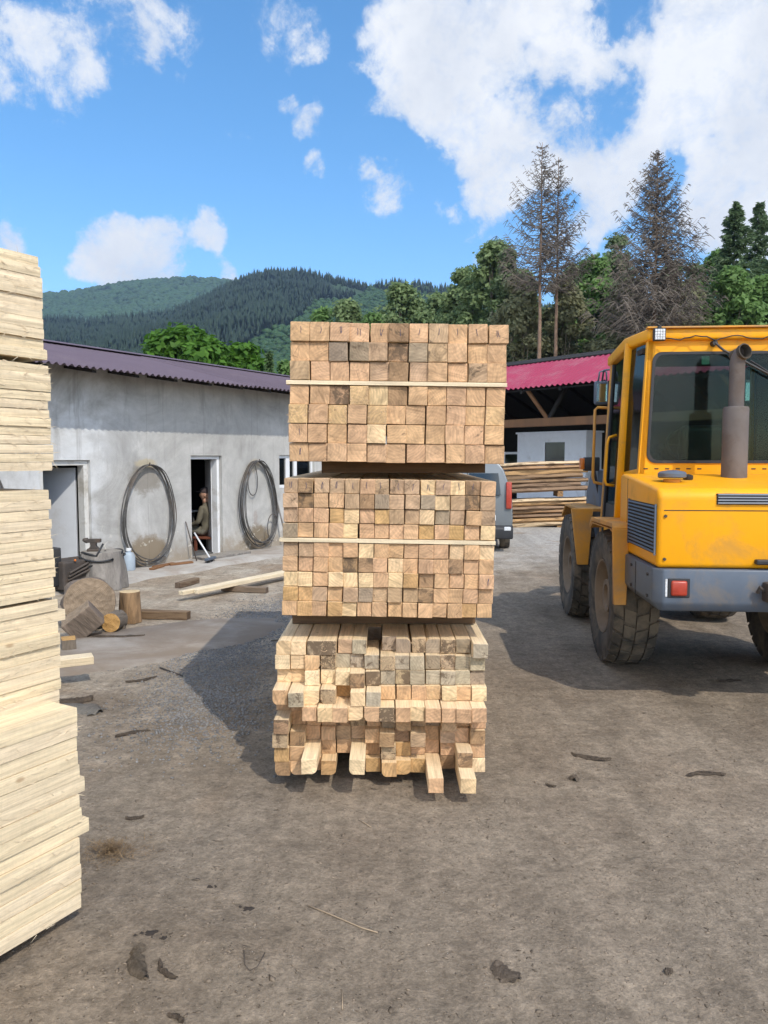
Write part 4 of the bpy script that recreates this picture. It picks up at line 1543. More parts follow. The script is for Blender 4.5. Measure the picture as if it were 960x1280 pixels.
for sy, px_ in ((-1, -.30), (1, -.33)):
    w = Vector((px_, sy * .20 if sy < 0 else .17, zz + (.10 if sy < 0 else .12)))
    J = [((w.x + .02, w.y, w.z), (.026, .03)), ((w.x - .05, w.y, w.z), (.02, .038)), ((w.x - .085, w.y, w.z), (.016, .038))]
    E_ = [(0, 1), (1, 2)]
    for f in range(4):
        fy = w.y + (-.03 + .02 * f)
        l = (.065, .078, .074, .058)[f]
        b0 = len(J)
        J += [((w.x - .10, fy, w.z - .004), .0095), ((w.x - .10 - l * .5, fy, w.z - .014), .0088), ((w.x - .10 - l * .85, fy, w.z - .04), .0075)]
        E_ += [(2, b0), (b0, b0 + 1), (b0 + 1, b0 + 2)]
    b0 = len(J)
    J += [((w.x - .06, w.y + sy * -.045, w.z - .004), .011), ((w.x - .10, w.y + sy * -.062, w.z - .016), .009)]
    E_ += [(1, b0), (b0, b0 + 1)]
    skin_body('hand', J, E_, 'skin', MAN, 1)
for (x, y) in ((-.40, -.13), (-.48, .12)):
    bm = nb()
    prism(bm, [(x - .17, .0), (x + .09, .0), (x + .095, .08), (x + .08, .13), (x + .0, .13), (x - .06, .08), (x - .15, .06), (x - .18, .03)], 'y', y - .045, y + .045, .014, 2)
    obj('boot', bm, 'shoe', MAN, True, 50)
# his trousers: second material below the belt
bpy.context.view_layer.update()
dg = bpy.context.evaluated_depsgraph_get()
me2 = bpy.data.meshes.new_from_object(body.evaluated_get(dg))
body.modifiers.clear()
body.data = me2
if len(me2.materials) < 2:
    me2.materials.append(M['trousers'])
for p in me2.polygons:
    c = p.center
    p.material_index = 1 if (c.z < zz + .03 or (c.z < zz + .12 and c.x < -.13 and abs(c.y) < .185 and c.z < zz + .115)) else 0

BN_ = thing('bench', 'small red-brown wooden bench under the sitting man', 'bench', WP(hs_, MB_, .06), WROT - R(77))
bm = nb()
box(bm, (-.24, -.22, zz - .14), (.20, .30, zz - .10), .006, 1)
obj('seat', bm, 'redwood', BN_)
for (x, y) in ((-.22, -.20), (.14, -.20), (-.22, .24), (.14, .24)):
    bm = nb()
    box(bm, (x, y, 0), (x + .045, y + .045, zz - .14), .004, 1)
    obj('leg', bm, 'redwood', BN_)
ts, tz = Wpx(246, 641, MB_)
TB = thing('table', 'small white-topped table in front of the sitting man', 'table', WP(hs_ - .20, MB_ + .66, .06), WROT - R(77))
bm = nb()
box(bm, (-.40, -.25, tz - .09), (.26, .35, tz - .06), .006, 1)
obj('table_top', bm, 'white', TB)
for (x, y) in ((-.38, -.2), (.2, -.2), (-.38, .28), (.2, .28)):
    bm = nb()
    tube(bm, [(x, y, 0), (x, y, tz - .09)], .018, 8)
    obj('leg', bm, 'black', TB, True)
bm = nb()
lathe(bm, [(0, 0), (.033, 0), (.04, .04), (.042, .09), (.036, .09), (.034, .01), (0, .008)], 16)
o = obj('cup', bm, 'blueplastic', None, True, 40)
o.location = WP(hs_ - .14, MB_ + .52, tz + .0)
tag(o, 'pale cup on the small table before the sitting man', 'cup')

# ------------------------------------------------------------------ anvil, stumps and logs by the first doorway
def stump_mesh(r0, r1, h, seed, n=40, flute=.06):
    bm = nb()
    hs2 = [0, .1, .3, .55, .8, .97, 1.0]
    rings = []
    for k in hs2:
        rr = r0 + (r1 - r0) * k
        fl = flute * (1.2 - k)
        rings.append([bm.verts.new((rr * (1 + fl * mnoise.noise(Vector((math.cos(a) * 2.4, math.sin(a) * 2.4, seed + k * .7))) + .03 * mnoise.noise(Vector((math.cos(a) * 8, math.sin(a) * 8, seed)))) * math.cos(a) * (.985 if k == 1 else 1),
                                    rr * (1 + fl * mnoise.noise(Vector((math.cos(a) * 2.4, math.sin(a) * 2.4, seed + k * .7)))) * math.sin(a) * (.985 if k == 1 else 1), h * k)) for a in [2 * math.pi * i / n for i in range(n)]])
    for a, b in zip(rings, rings[1:]):
        for i in range(n):
            bm.faces.new((a[i], a[(i + 1) % n], b[(i + 1) % n], b[i]))
    bm.faces.new(rings[0][::-1])
    bm.faces.new(rings[-1])
    return bm


AY = G(121, 738)
o = obj('tree_stump', stump_mesh(.31, .255, .50, 2, flute=.25), 'oldwood', None, True, 50)
o.location = (AY.x, AY.y + .2, 0)
tag(o, 'tall grey weathered stump carrying the anvil beside the doorway', 'stump')
AN = thing('anvil', 'black iron anvil on the grey stump by the doorway', 'anvil', (AY.x - .10, AY.y + .2, .50), R(8))
AN.scale = (.66, .72, .72)
bm = nb()
box(bm, (-.12, -.10, 0), (.12, .10, .05), .012, 2)
prism(bm, [(-.09, .05), (.09, .05), (.05, .10), (.06, .16), (-.06, .16), (-.05, .10)], 'y', -.06, .06, .008, 2)
obj('foot', bm, 'rust', AN)
bm = nb()
box(bm, (-.13, -.065, .16), (.14, .065, .225), .006, 2)
obj('face_block', bm, 'rust', AN)
bm = nb()
tube(bm, [(-.12, 0, .195), (-.17, 0, .203), (-.215, 0, .212)], [.055, .045, .02], 12)
obj('horn', bm, 'rust', AN, True)
# hoses looped round the stump top
for k, (rr, z, lab) in enumerate(((.26, .47, 'black hose looped round the top of the grey stump'), (.285, .42, 'lower black hose loop around the grey stump'))):
    bm = nb()
    pts = [Vector((rr * math.cos(a) * (1 + .06 * math.sin(3 * a + k)), rr * math.sin(a), z + .03 * math.sin(2 * a + k))) for a in [2 * math.pi * i / 30 for i in range(24 + 4 * k)]]
    pts.append(Vector((.10 - .5 * k, -.20 - .2 * k, .62 - .4 * k)))
    tube(bm, pts, .014, 7)
    o = obj('hose', bm, 'black', None, True)
    o.location = (AY.x, AY.y + .2, 0)
    tag(o, lab, 'hose')
# pale blue canister
c = G(160, 716)
CN = thing('canister', 'pale blue plastic canister at the wall behind the stump', 'canister', (c.x, c.y + .05, .03))
bm = nb()
lathe(bm, [(0, 0), (.085, 0), (.095, .02), (.095, .22), (.07, .27), (.035, .28), (.035, .31), (0, .31)], 20)
obj('body', bm, 'blueplastic', CN, True, 40)
bm = nb()
lathe(bm, [(0, .305), (.042, .305), (.042, .34), (0, .345)], 14)
obj('lid', bm, 'white', CN, True, 40)
# dark crate with pipes by the door
c = G(88, 742)
BX = thing('compressor', 'dark iron workshop machine half hidden behind the left stack', 'machine', (c.x - .05, c.y + .25, 0), WROT)
bm = nb()
box(bm, (-.30, -.2, .05), (.30, .2, .42), .02, 2)
obj('housing', bm, 'rust', BX)
bm = nb()
box(bm, (-.42, -.1, .1), (-.25, .1, .60), .015, 2)
obj('motor_block', bm, 'black', BX)
for k in range(3):
    bm = nb()
    tube(bm, [(-.25, -.21 - .02 * k, .18 + .05 * k), (.05, -.235, .28 + .05 * k), (.34, -.22, .44 + .03 * k)], .016, 7)
    obj('pipe', bm, 'rust', BX, True)
bm = nb()
bmesh.ops.create_uvsphere(bm, u_segments=12, v_segments=8, radius=.016, matrix=Matrix.Translation((-.14, -.22, .43)))
obj('knob', bm, 'orangelamp', BX, True)


def log_obj(name, r, L, loc, rot, mat, label, seed, cat='log'):
    bm = stump_mesh(r, r * .97, L, seed, 36, .10)
    bm.transform(Matrix.Translation((0, 0, -L / 2)))
    o = obj(name, bm, mat, None, True, 50)
    o.location = loc
    o.rotation_euler = rot
    tag(o, label, cat, 'cut logs by the doorway')
    return o


# big dusty round standing on edge with a square bite sawn out
LY = G(100, 790).y + .1
cl_ = A(103, 752, LY)
bm = stump_mesh(.262, .25, .34, 7, 48, .14)
bm.transform(Matrix.Translation((0, 0, -.18)))
big = obj('log', bm, 'log', None, True, 50)
big.location = (cl_.x + .02, LY + .12, .262)
big.rotation_euler = (R(80), 0, R(24))
tag(big, 'big dusty log round standing on edge, its cut face to the yard', 'log', 'cut logs by the doorway')
c = G(107, 797)
bm = nb()
box(bm, (-.16, -.10, -.115), (.16, .10, .115), .01, 2)
rough_up(bm, .012, 5, 3)
o = obj('wood_block', bm, 'log')
o.location = (c.x - .02, c.y + .0, .16)
o.rotation_euler = (R(14), R(-38), R(14))
tag(o, 'tilted square dusty block leaning on the big log round', 'wood block')
c = G(138, 792)
log_obj('log', .098, .26, (c.x, c.y + .13, .10), (R(86), 0, R(2)), 'log_orange', 'small log with a bright orange cut end below the bark stump', 9)
c = G(150, 786)
o = obj('tree_stump', stump_mesh(.115, .105, .33, 12, 36, .3), 'stump', None, True, 50)
o.location = (c.x + .0, c.y + .33, 0)
tag(o, 'upright chopping stump with torn bark and flat pale top', 'stump')
c = G(147, 787)
bm = nb()
box(bm, (-.04, -.05, 0), (.04, .05, .085), .004, 1)
o = obj('wood_block', bm, 'log_orange')
o.location = (c.x + .03, c.y + .02, 0)
o.rotation_euler = (0, 0, R(10))
tag(o, 'small square offcut at the foot of the bark stump', 'wood block')
c = G(86, 812)
bm = nb()
box(bm, (-.06, -.08, 0), (.06, .08, .11), .005, 1)
o = obj('wood_block', bm, 'log_orange')
o.location = (c.x, c.y, 0)
o.rotation_euler = (0, 0, R(25))
tag(o, 'pale offcut block peeping out beside the left stack', 'wood block')
bark_chip(138, 798, .62, .14, .05, -4, 'long thick slab of dark bark in front of the orange log', 'bark', 21, 'bark_slab')
bark_chip(105, 886, .34, .20, .05, -20, 'grey curved bark slab on the dirt right of the left stack', 'oldwood', 22, 'bark_slab')
bark_chip(88, 878, .30, .12, .05, 15, 'darker bark slab tucked behind the grey curved slab', 'bark', 23, 'bark_slab')

# short old beam, long pale planks and their bearer


def plank(name, p0, p1, w, h, z, mat, col, label, cat, group=None, wob=0):
    p0, p1 = Vector((p0[0], p0[1], 0)), Vector((p1[0], p1[1], 0))
    L = (p1 - p0).length
    d = (p1 - p0).normalized()
    bm = nb()
    box(bm, (-w / 2, 0, 0), (w / 2, L, h), .003, 1)
    if wob:
        bmesh.ops.subdivide_edges(bm, edges=bm.edges[:], cuts=6, use_grid_fill=True)
        rough_up(bm, wob, 6, w * 100)
    o = obj(name, bm, mat)
    o.location = (p0.x, p0.y, z)
    o.rotation_euler = (0, 0, math.atan2(-d.x, d.y))
    o.color = col
    tag(o, label, cat, group)
    return o


plank('timber_offcut', G(168, 772), G(236, 774), .11, .085, .0, 'slab', (.16, .105, .065, .6), 'short old brown beam on the dirt right of the chopping stump', 'beam', None, .006)
plank('bearer', G(278, 738), G(334, 741), .09, .07, .0, 'slab', (.17, .13, .10, .4), 'grey-brown bearer under the long pale planks on the dirt', 'bearer', None, .004)
pa, pb = G(226, 744, .075), G(420, 704, .075)
plank('plank', pa, pb, .075, .05, .075, 'board', (.80, .68, .48, 0), 'long pale plank on the dirt, further of the pair', 'plank', 'pair of long pale planks')
dd = (pb - pa).normalized()
pn = Vector((dd.y, -dd.x, 0)) * .082
plank('plank', pa + pn + dd * .17, pb + pn, .075, .05, .075, 'board', (.82, .70, .50, 0), 'long pale plank on the dirt, nearer of the pair', 'plank', 'pair of long pale planks')
plank('bearer', G(222, 735), G(246, 728), .09, .07, .0, 'slab', (.15, .11, .08, .4), 'short dark bearer under the near end of the long pale planks', 'bearer', None, .004)
# pale plank poking out behind the left stack
pe = G(116, 826, .17)
bd = Vector((BV.x, BV.y, 0))
q = pe - Vector((.80, .42, 0)).normalized() * 2.2
plank('plank', q, pe, .14, .06, .16, 'board', (.78, .64, .44, .05), 'pale plank poking out from behind the left stack', 'plank')
mq = q.lerp(pe, .72)
bm = nb()
box(bm, (-.15, -.06, 0), (.15, .06, .158), .006, 1)
o = obj('wood_block', bm, 'log')
o.location = (mq.x, mq.y, 0)
tag(o, 'low wooden block under the plank behind the left stack', 'wood block')

# ------------------------------------------------------------------ wheel loader
LA = R(4.5)
LO = Vector((1.811, 5.10, 0))
LD = thing('wheel_loader', 'yellow wheel loader seen from behind with grey-blue bumper and upright exhaust', 'wheel loader', LO, -LA)
UR = 1.65   # right flank of the machine (local x)


def tyre(parent, cu, cv, r, w, seed):
    """wheel: rim mesh with the treaded tyre as its child; axle along local x"""
    m = Matrix.Translation((cu, cv, r - .012)) @ Matrix.Rotation(R(90), 4, 'Y')
    bm = nb()
    lathe(bm, [(0, .10), (.09, .10), (.10, .13), (.14, .13), (.15, .06), (.24, .04), (.27, .10), (.30, .16), (.315, .165), (.315, -.165), (.0, -.165)], 36, m @ Matrix.Diagonal((1, 1, -1, 1)))
    rim = obj('wheel', bm, 'rim', parent, True, 35)
    bm = nb()
    for k in range(8):
        a = 2 * math.pi * k / 8
        bmesh.ops.create_cone(bm, cap_ends=True, segments=6, radius1=.018, radius2=.018, depth=.05, matrix=m @ Matrix.Translation((.19 * math.cos(a), .19 * math.sin(a), -.06)))
    obj('wheel_nuts', bm, 'rust', rim)
    bm = nb()
    h = w / 2
    prof = [(.30, -h * .82), (.34, -h * .95), (r * .80, -h), (r * .90, -h * .97), (r * .955, -h * .86), (r * .965, -h * .5), (r * .968, 0), (r * .965, h * .5), (r * .955, h * .86), (r * .90, h * .97), (r * .80, h), (.34, h * .95), (.30, h * .82)]
    lathe(bm, prof, 64, m)
    # tread blocks in staggered columns
    nb_ = 26
    cols = [(-h * .98, -h * .60), (-h * .54, -h * .06), (h * .0, h * .50), (h * .56, h * .98)]
    for ci, (a0, a1) in enumerate(cols):
        for i in range(nb_):
            th0 = 2 * math.pi * (i + .5 * (ci % 2)) / nb_
            dth = 2 * math.pi / nb_ * .80
            sk = (.05 if ci < 2 else -.05)
            vs_ = []
            for rr in (r * .93, r):
                for (aa, tt) in ((a0, th0), (a1, th0 + sk), (a1, th0 + dth + sk), (a0, th0 + dth)):
                    edge = abs(aa) > h * .9
                    q_ = rr if not edge else (rr - .022 if rr == r else rr - .03)
                    vs_.append(bm.verts.new(m @ Vector((q_ * math.cos(tt), q_ * math.sin(tt), aa))))
            for f in ((0, 1, 2, 3), (4, 5, 6, 7), (0, 1, 5, 4), (1, 2, 6, 5), (2, 3, 7, 6), (3, 0, 4, 7)):
                bm.faces.new([vs_[x] for x in f])
    for v in bm.verts:      # squash on the ground
        if v.co.z < .006:
            v.co.z = .006
    obj('tyre', bm, 'rubber', rim, True, 30)
    return rim


RT, TW = .575, .36
tyre(LD, -.06 + TW / 2, 1.47, RT, TW, 1)
# the far-side wheel shows its other face
tyre(LD, 1.35 + TW / 2, 1.47, RT, TW, 2)
tyre(LD, -.05 + TW / 2, 3.42, RT, TW, 3)
tyre(LD, 1.34 + TW / 2, 3.42, RT, TW, 4)
for o_ in [c for c in LD.children if c.name.startswith('wheel')]:
    pass

# chassis
bm = nb()
box(bm, (.42, .25, .72), (1.24, 1.25, .98), .03, 2)
box(bm, (.46, 1.26, .56), (1.20, 2.35, .97), .03, 2)
obj('chassis', bm, 'matblack', LD)
bm = nb()
tube(bm, [(.36, 1.47, .56), (1.32, 1.47, .56)], .09, 12)
bmesh.ops.create_uvsphere(bm, u_segments=16, v_segments=10, radius=.15, matrix=Matrix.Translation((.83, 1.47, .58)))
obj('rear_axle', bm, 'matblack', LD, True)
bm = nb()
tube(bm, [(.36, 3.42, .56), (1.32, 3.42, .56)], .09, 12)
obj('front_axle', bm, 'matblack', LD, True)

# bumper: wraps the tail, lower edge chamfered
bm = nb()
z0, z1 = .716, 1.005
v = {}
pl = [(0.0, .98), (0.0, .06), (.06, 0.0), (UR - .06, 0.0), (UR, .06), (UR, .98)]
low = [(.0, .96), (.0, .04), (.085, .0), (UR - .085, .0), (UR, .04), (UR, .96)]
top_v = [bm.verts.new((x, y, z1)) for x, y in pl]
mid_v = [bm.verts.new((x, y, .775)) for x, y in pl]
bot_v = [bm.verts.new((.05 if x < .04 else (UR - .05 if x > UR - .04 else x), max(y, .05) if y > 0.001 else .035, z0)) for x, y in pl]
inn = [bm.verts.new((.25, .98, z1)), bm.verts.new((.25, .25, z1)), bm.verts.new((UR - .25, .25, z1)), bm.verts.new((UR - .25, .98, z1))]
for a, b in ((top_v, mid_v), (mid_v, bot_v)):
    for i in range(5):
        bm.faces.new((a[i], a[i + 1], b[i + 1], b[i]))
bm.faces.new(top_v)
bm.faces.new(bot_v[::-1])
bm.faces.new((top_v[0], mid_v[0], bot_v[0], bot_v[5], mid_v[5], top_v[5]))
for w_ in inn:
    bm.verts.remove(w_)
bmesh.ops.recalc_face_normals(bm, faces=bm.faces)
bmesh.ops.bevel(bm, geom=bm.edges[:], offset=.012, segments=2, affect='EDGES', profile=.5)
bump_o = obj('bumper', bm, 'steelblue', LD, True, 40)
bm = nb()
box(bm, (.088, -.006, .815), (.232, .03, .945), .004, 1)
lampbox = obj('lamp_recess', bm, 'black', bump_o)
bm = nb()
box(bm, (.108, -.022, .826), (.214, .01, .930), .016, 3)
o = obj('tail_lamp', bm, 'redlamp', bump_o, True, 40)
bm = nb()
box(bm, (UR - .232, -.006, .815), (UR - .088, .03, .945), .004, 1)
obj('lamp_recess', bm, 'black', bump_o)
bm = nb()
box(bm, (UR - .214, -.022, .826), (UR - .108, .01, .930), .016, 3)
obj('tail_lamp', bm, 'redlamp', bump_o, True, 40)
bm = nb()
box(bm, (.072, -.004, .82), (.086, .012, .94), .002, 1)
obj('lamp_bracket', bm, 'ledlens', bump_o)
# tow hitch
bm = nb()
box(bm, (.70, -.10, .80), (.95, .02, .93), .012, 2)
box(bm, (.74, -.16, .895), (.91, -.08, .925), .008, 2)
box(bm, (.74, -.16, .81), (.91, -.08, .84), .008, 2)
tube(bm, [(.825, -.125, .77), (.825, -.125, .97)], .02, 10)
tube(bm, [(.70, -.04, .87), (.665, -.05, .90), (.66, -.03, .86)], .014, 8)
obj('tow_hitch', bm, 'rust', LD, True, 35)

# hood
bm = nb()
prism(bm, [(.03, 1.008), (.03, 1.50), (.075, 1.545), (.95, 1.615), (1.16, 1.62), (1.16, 1.008)], 'x', .02, UR - .02, .035, 4)
hood = obj('hood', bm, 'yellow', LD, True, 40)


def grille(name, axis, u0, u1, z0, z1, at, nslat, parent):
    """a louvred grille: dark backing, slats and rim. axis 'x' = on a flank, 'y' = on the tail"""
    bmb, bms = nb(), nb()
    if axis == 'x':
        box(bmb, (at - .004, u0, z0), (at + .012, u1, z1))
        for i in range(nslat):
            z = z0 + (z1 - z0) * (i + .5) / nslat
            box(bms, (at - .014, u0 + .004, z - .006), (at - .002, u1 - .004, z + .006), rot=(0, R(35), 0))
        box(bms, (at - .012, u0 - .008, z0 - .008), (at, u0, z1 + .008))
        box(bms, (at - .012, u1, z0 - .008), (at, u1 + .008, z1 + .008))
    else:
        box(bmb, (u0, at - .004, z0), (u1, at + .012, z1))
        for i in range(nslat):
            z = z0 + (z1 - z0) * (i + .5) / nslat
            box(bms, (u0 + .004, at - .016, z - .005), (u1 - .004, at - .002, z + .005), rot=(R(-30), 0, 0))
    g = obj(name, bmb, 'matblack', parent)
    obj('slat', bms, 'steelblue', g)
    return g


# side grille follows the slope of the hood
grille('side_grille', 'x', .06, .80, 1.10, 1.43, .017, 13, hood)
grille('side_grille', 'x', .06, .80, 1.10, 1.43, UR - .017, 13, hood)
grille('rear_grille', 'y', .40, 1.25, 1.438, 1.512, .028, 4, hood)
bm = nb()
box(bm, (.655, -.01, 1.042), (1.0, .04, 1.075), .008, 2)
obj('hood_handle', bm, 'black', hood)
bm = nb()
box(bm, (.0185, .885, 1.02), (.023, .893, 1.585))
box(bm, (UR - .023, .885, 1.02), (UR - .0185, .893, 1.585))
box(bm, (.06, .0285, 1.395), (UR - .06, .033, 1.401))
obj('panel_seam', bm, 'matblack', hood)
for (u, z) in ((.07, 1.36), (.07, 1.07), (UR - .07, 1.36), (UR - .07, 1.07)):
    bm = nb()
    bmesh.ops.create_cone(bm, cap_ends=True, segments=6, radius1=.011, radius2=.011, depth=.014, matrix=Matrix.Translation((u, .026, z)) @ Matrix.Rotation(R(90), 4, 'X'))
    obj('bolt', bm, 'rust', hood)
for (v_, z) in ((.16, .95), (.16, .80), (.62, .95), (.62, .80), (.86, .95)):
    bm = nb()
    bmesh.ops.create_cone(bm, cap_ends=True, segments=6, radius1=.012, radius2=.012, depth=.014, matrix=Matrix.Translation((-.004, v_, z)) @ Matrix.Rotation(R(90), 4, 'Y'))
    obj('bolt', bm, 'rust', bump_o)
bm = nb()
box(bm, (-.003, .50, .73), (.004, .506, .99))
obj('seam', bm, 'matblack', bump_o)
# fuel cap and small cap
p_ = (.23, .46)
bm = nb()
lathe(bm, [(0, 0), (.055, 0), (.06, .03), (.0, .03)], 20, Matrix.Translation((p_[0], p_[1], 1.565)))
obj('filler_neck', bm, 'yellow_dusty', hood, True, 40)
bm = nb()
lathe(bm, [(.0, .028), (.088, .028), (.098, .036), (.098, .062), (.085, .075), (.03, .085), (0, .085)], 28, Matrix.Translation((p_[0], p_[1], 1.575)))
obj('filler_cap', bm, 'steelblue', hood, True, 40)
bm = nb()
lathe(bm, [(0, 0), (.030, 0), (.036, .01), (.036, .035), (0, .045)], 16, Matrix.Translation((.385, .60, 1.585)))
obj('small_cap', bm, 'black', hood, True, 40)
# exhaust
EX = Vector((.785, .80, 0))
bm = nb()
lathe(bm, [(.0, 1.58), (.092, 1.58), (.092, 2.118), (.084, 2.132), (.056, 2.135), (.056, 2.10)], 32, Matrix.Translation(EX))
ex = obj('exhaust', bm, 'pipe', LD, True, 40)
bm = nb()
pts = [(EX.x, EX.y, 2.10), (EX.x, EX.y, 2.47), (EX.x + .006, EX.y - .008, 2.50), (EX.x + .014, EX.y - .022, 2.522), (EX.x + .024, EX.y - .042, 2.535), (EX.x + .032, EX.y - .062, 2.54)]
tube(bm, pts, .054, 20, cap=False)
obj('tail_pipe', bm, 'pipe', ex, True)
bm = nb()
dirp = (Vector(pts[-1]) - Vector(pts[-2])).normalized()
mm = Matrix.Translation(Vector(pts[-1])) @ dirp.to_track_quat('Z', 'Y').to_matrix().to_4x4()
lathe(bm, [(.046, -.04), (.058, -.03), (.060, .0), (.052, .003), (.047, -.02), (.047, -.12), (0, -.12)], 20, mm)
obj('pipe_mouth', bm, 'matblack', ex, True, 40)

# rear fenders and front mudguards
for (ua, ub) in ((-.10, .16), (UR - .16, UR + .10)):
    bm = nb()
    pr = [(.835, 1.20), (.875, 1.245), (1.72, 1.225), (1.80, 1.17), (1.80, 1.12), (1.715, 1.185), (.89, 1.205), (.872, 1.19)]
    prism(bm, pr, 'x', ua, ub, .006, 1)
    la_, lb_ = (ua, ua + .13) if ua < .5 else (ub - .13, ub)
    lo4 = (ua + .02, ua + .115) if ua < .5 else (ub - .115, ub - .02)
    prism(bm, [(la_, 1.199), (lb_, 1.199), (lo4[1], .60), (lo4[0], .60)], 'y', .835, .872, .004, 1)
    fd = obj('rear_fender', bm, 'yellow_dusty', LD, True, 40)
    bm = nb()
    uo = ua if ua < .5 else ub - .03
    prism(bm, [(.90, 1.19), (.90, 1.17), (.97, 1.185), (1.68, 1.17), (1.78, 1.12), (1.80, 1.12), (1.71, 1.18)], 'x', uo + .004, uo + .026)
    obj('fender_lip', bm, 'yellow_dusty', fd)
    bm = nb()
    gq = (lambda u: u) if ua < .5 else (lambda u: UR - u)
    prism(bm, [(gq(-.12), 1.235), (gq(.10), 1.235), (gq(.06), .66), (gq(-.05), .66)], 'y', 2.68, 2.715, .006, 1)
    x_a, x_b = sorted((gq(-.04), gq(.28)))
    prism(bm, [(2.72, 1.20), (2.72, 1.235), (3.6, 1.235), (3.85, 1.10), (3.85, 1.07), (3.59, 1.205)], 'x', x_a, x_b, .006, 1)
    obj('front_mudguard', bm, 'yellow_dusty', LD, True, 40)
bm = nb()
box(bm, (.10, 1.62, .55), (.22, 2.62, .60), .01, 1)
box(bm, (.10, 1.9, .90), (.30, 2.55, .94), .01, 1)
box(bm, (.24, 1.62, .60), (.30, 2.62, 1.0), .01, 1)
obj('cab_step', bm, 'matblack', LD)

# cab: sills, posts, roof
cabm = 'yellow'
CAB = nb()
box(CAB, (.12, 1.18, 1.0), (UR - .12, 2.45, 1.18), .02, 2)
cabo = obj('cab', CAB, cabm, LD, True, 40)


def bar(bm, a, b, wx, wy):
    """square-section post between two points"""
    a, b = Vector(a), Vector(b)
    va = [bm.verts.new(a + Vector((sx * wx / 2, sy * wy / 2, 0))) for sx, sy in ((-1, -1), (1, -1), (1, 1), (-1, 1))]
    vb = [bm.verts.new(b + Vector((sx * wx / 2, sy * wy / 2, 0))) for sx, sy in ((-1, -1), (1, -1), (1, 1), (-1, 1))]
    fs = [bm.faces.new(va[::-1]), bm.faces.new(vb)]
    for i in range(4):
        fs.append(bm.faces.new((va[i], va[(i + 1) % 4], vb[(i + 1) % 4], vb[i])))
    bmesh.ops.bevel(bm, geom=list({e for f in fs for e in f.edges}), offset=min(wx, wy) * .18, segments=2, affect='EDGES', profile=.5)


mir = lambda u: UR - u
# rear wall: a plate with a rounded window opening
def rear_panel():
    bm = nb()
    ob = [(.145, 1.12), (UR - .145, 1.12), (UR - .235, 2.72), (.235, 2.72)]
    wz0, wz1 = 1.705, 2.60
    wl0, wl1 = .235, .262
    rr = .075
    def corner(cx, cz, a0):
        return [(cx + rr * math.cos(R(a0 + 15 * i)), cz + rr * math.sin(R(a0 + 15 * i))) for i in range(7)]
    inner = corner(wl0 + rr, wz0 + rr, 180) + corner(UR - wl0 - rr, wz0 + rr, 270) + corner(UR - wl1 - rr, wz1 - rr, 0) + corner(wl1 + rr, wz1 - rr, 90)
    for y, nm in ((1.20, 0), (1.26, 1)):
        pass
    A_ = [bm.verts.new((x, 1.20, z)) for x, z in ob]
    B_ = [bm.verts.new((x, 1.20, z)) for x, z in inner]
    ea = [bm.edges.new((A_[i], A_[(i + 1) % 4])) for i in range(4)]
    eb = [bm.edges.new((B_[i], B_[(i + 1) % len(B_)])) for i in range(len(B_))]
    bmesh.ops.triangle_fill(bm, edges=ea + eb, use_beauty=True)
    r = bmesh.ops.extrude_face_region(bm, geom=bm.faces[:])
    for g in r['geom']:
        if isinstance(g, bmesh.types.BMVert):
            g.co.y += .055
    bmesh.ops.recalc_face_normals(bm, faces=bm.faces)
    return bm, inner


bm, inner = rear_panel()
rp = obj('rear_panel', bm, cabm, cabo)
bm = nb()
cx, cz = UR / 2, 2.15
ip = [((x - cx) * .998 + cx, (z - cz) * .998 + cz) for x, z in inner]
ip2 = [(x + (cx - x) / abs(cx - x) * .022, z + (cz - z) / abs(cz - z) * .022) for x, z in ip]
a = [bm.verts.new((x, 1.188, z)) for x, z in ip]
b = [bm.verts.new((x, 1.188, z)) for x, z in ip2]
c_ = [bm.verts.new((x, 1.225, z)) for x, z in ip2]
d_ = [bm.verts.new((x, 1.225, z)) for x, z in ip]
for i in range(len(ip)):
    j = (i + 1) % len(ip)
    for q0, q1 in ((a, b), (b, c_), (c_, d_), (d_, a)):
        bm.faces.new((q0[i], q0[j], q1[j], q1[i]))
rw = obj('rear_window', bm, 'black', cabo)
bm = nb()
prism(bm, [(x, z) for x, z in ip2], 'y', 1.203, 1.209)
obj('pane', bm, 'cabglass', rw)
bm = nb()
for i in range(15):
    u = .215 + i * .085
    if abs(u - EX.x) < .10:
        continue
    box(bm, (u, 1.196, 1.655), (u + .034, 1.204, 1.665), .002, 1)
obj('vent_slots', bm, 'matblack', rp)

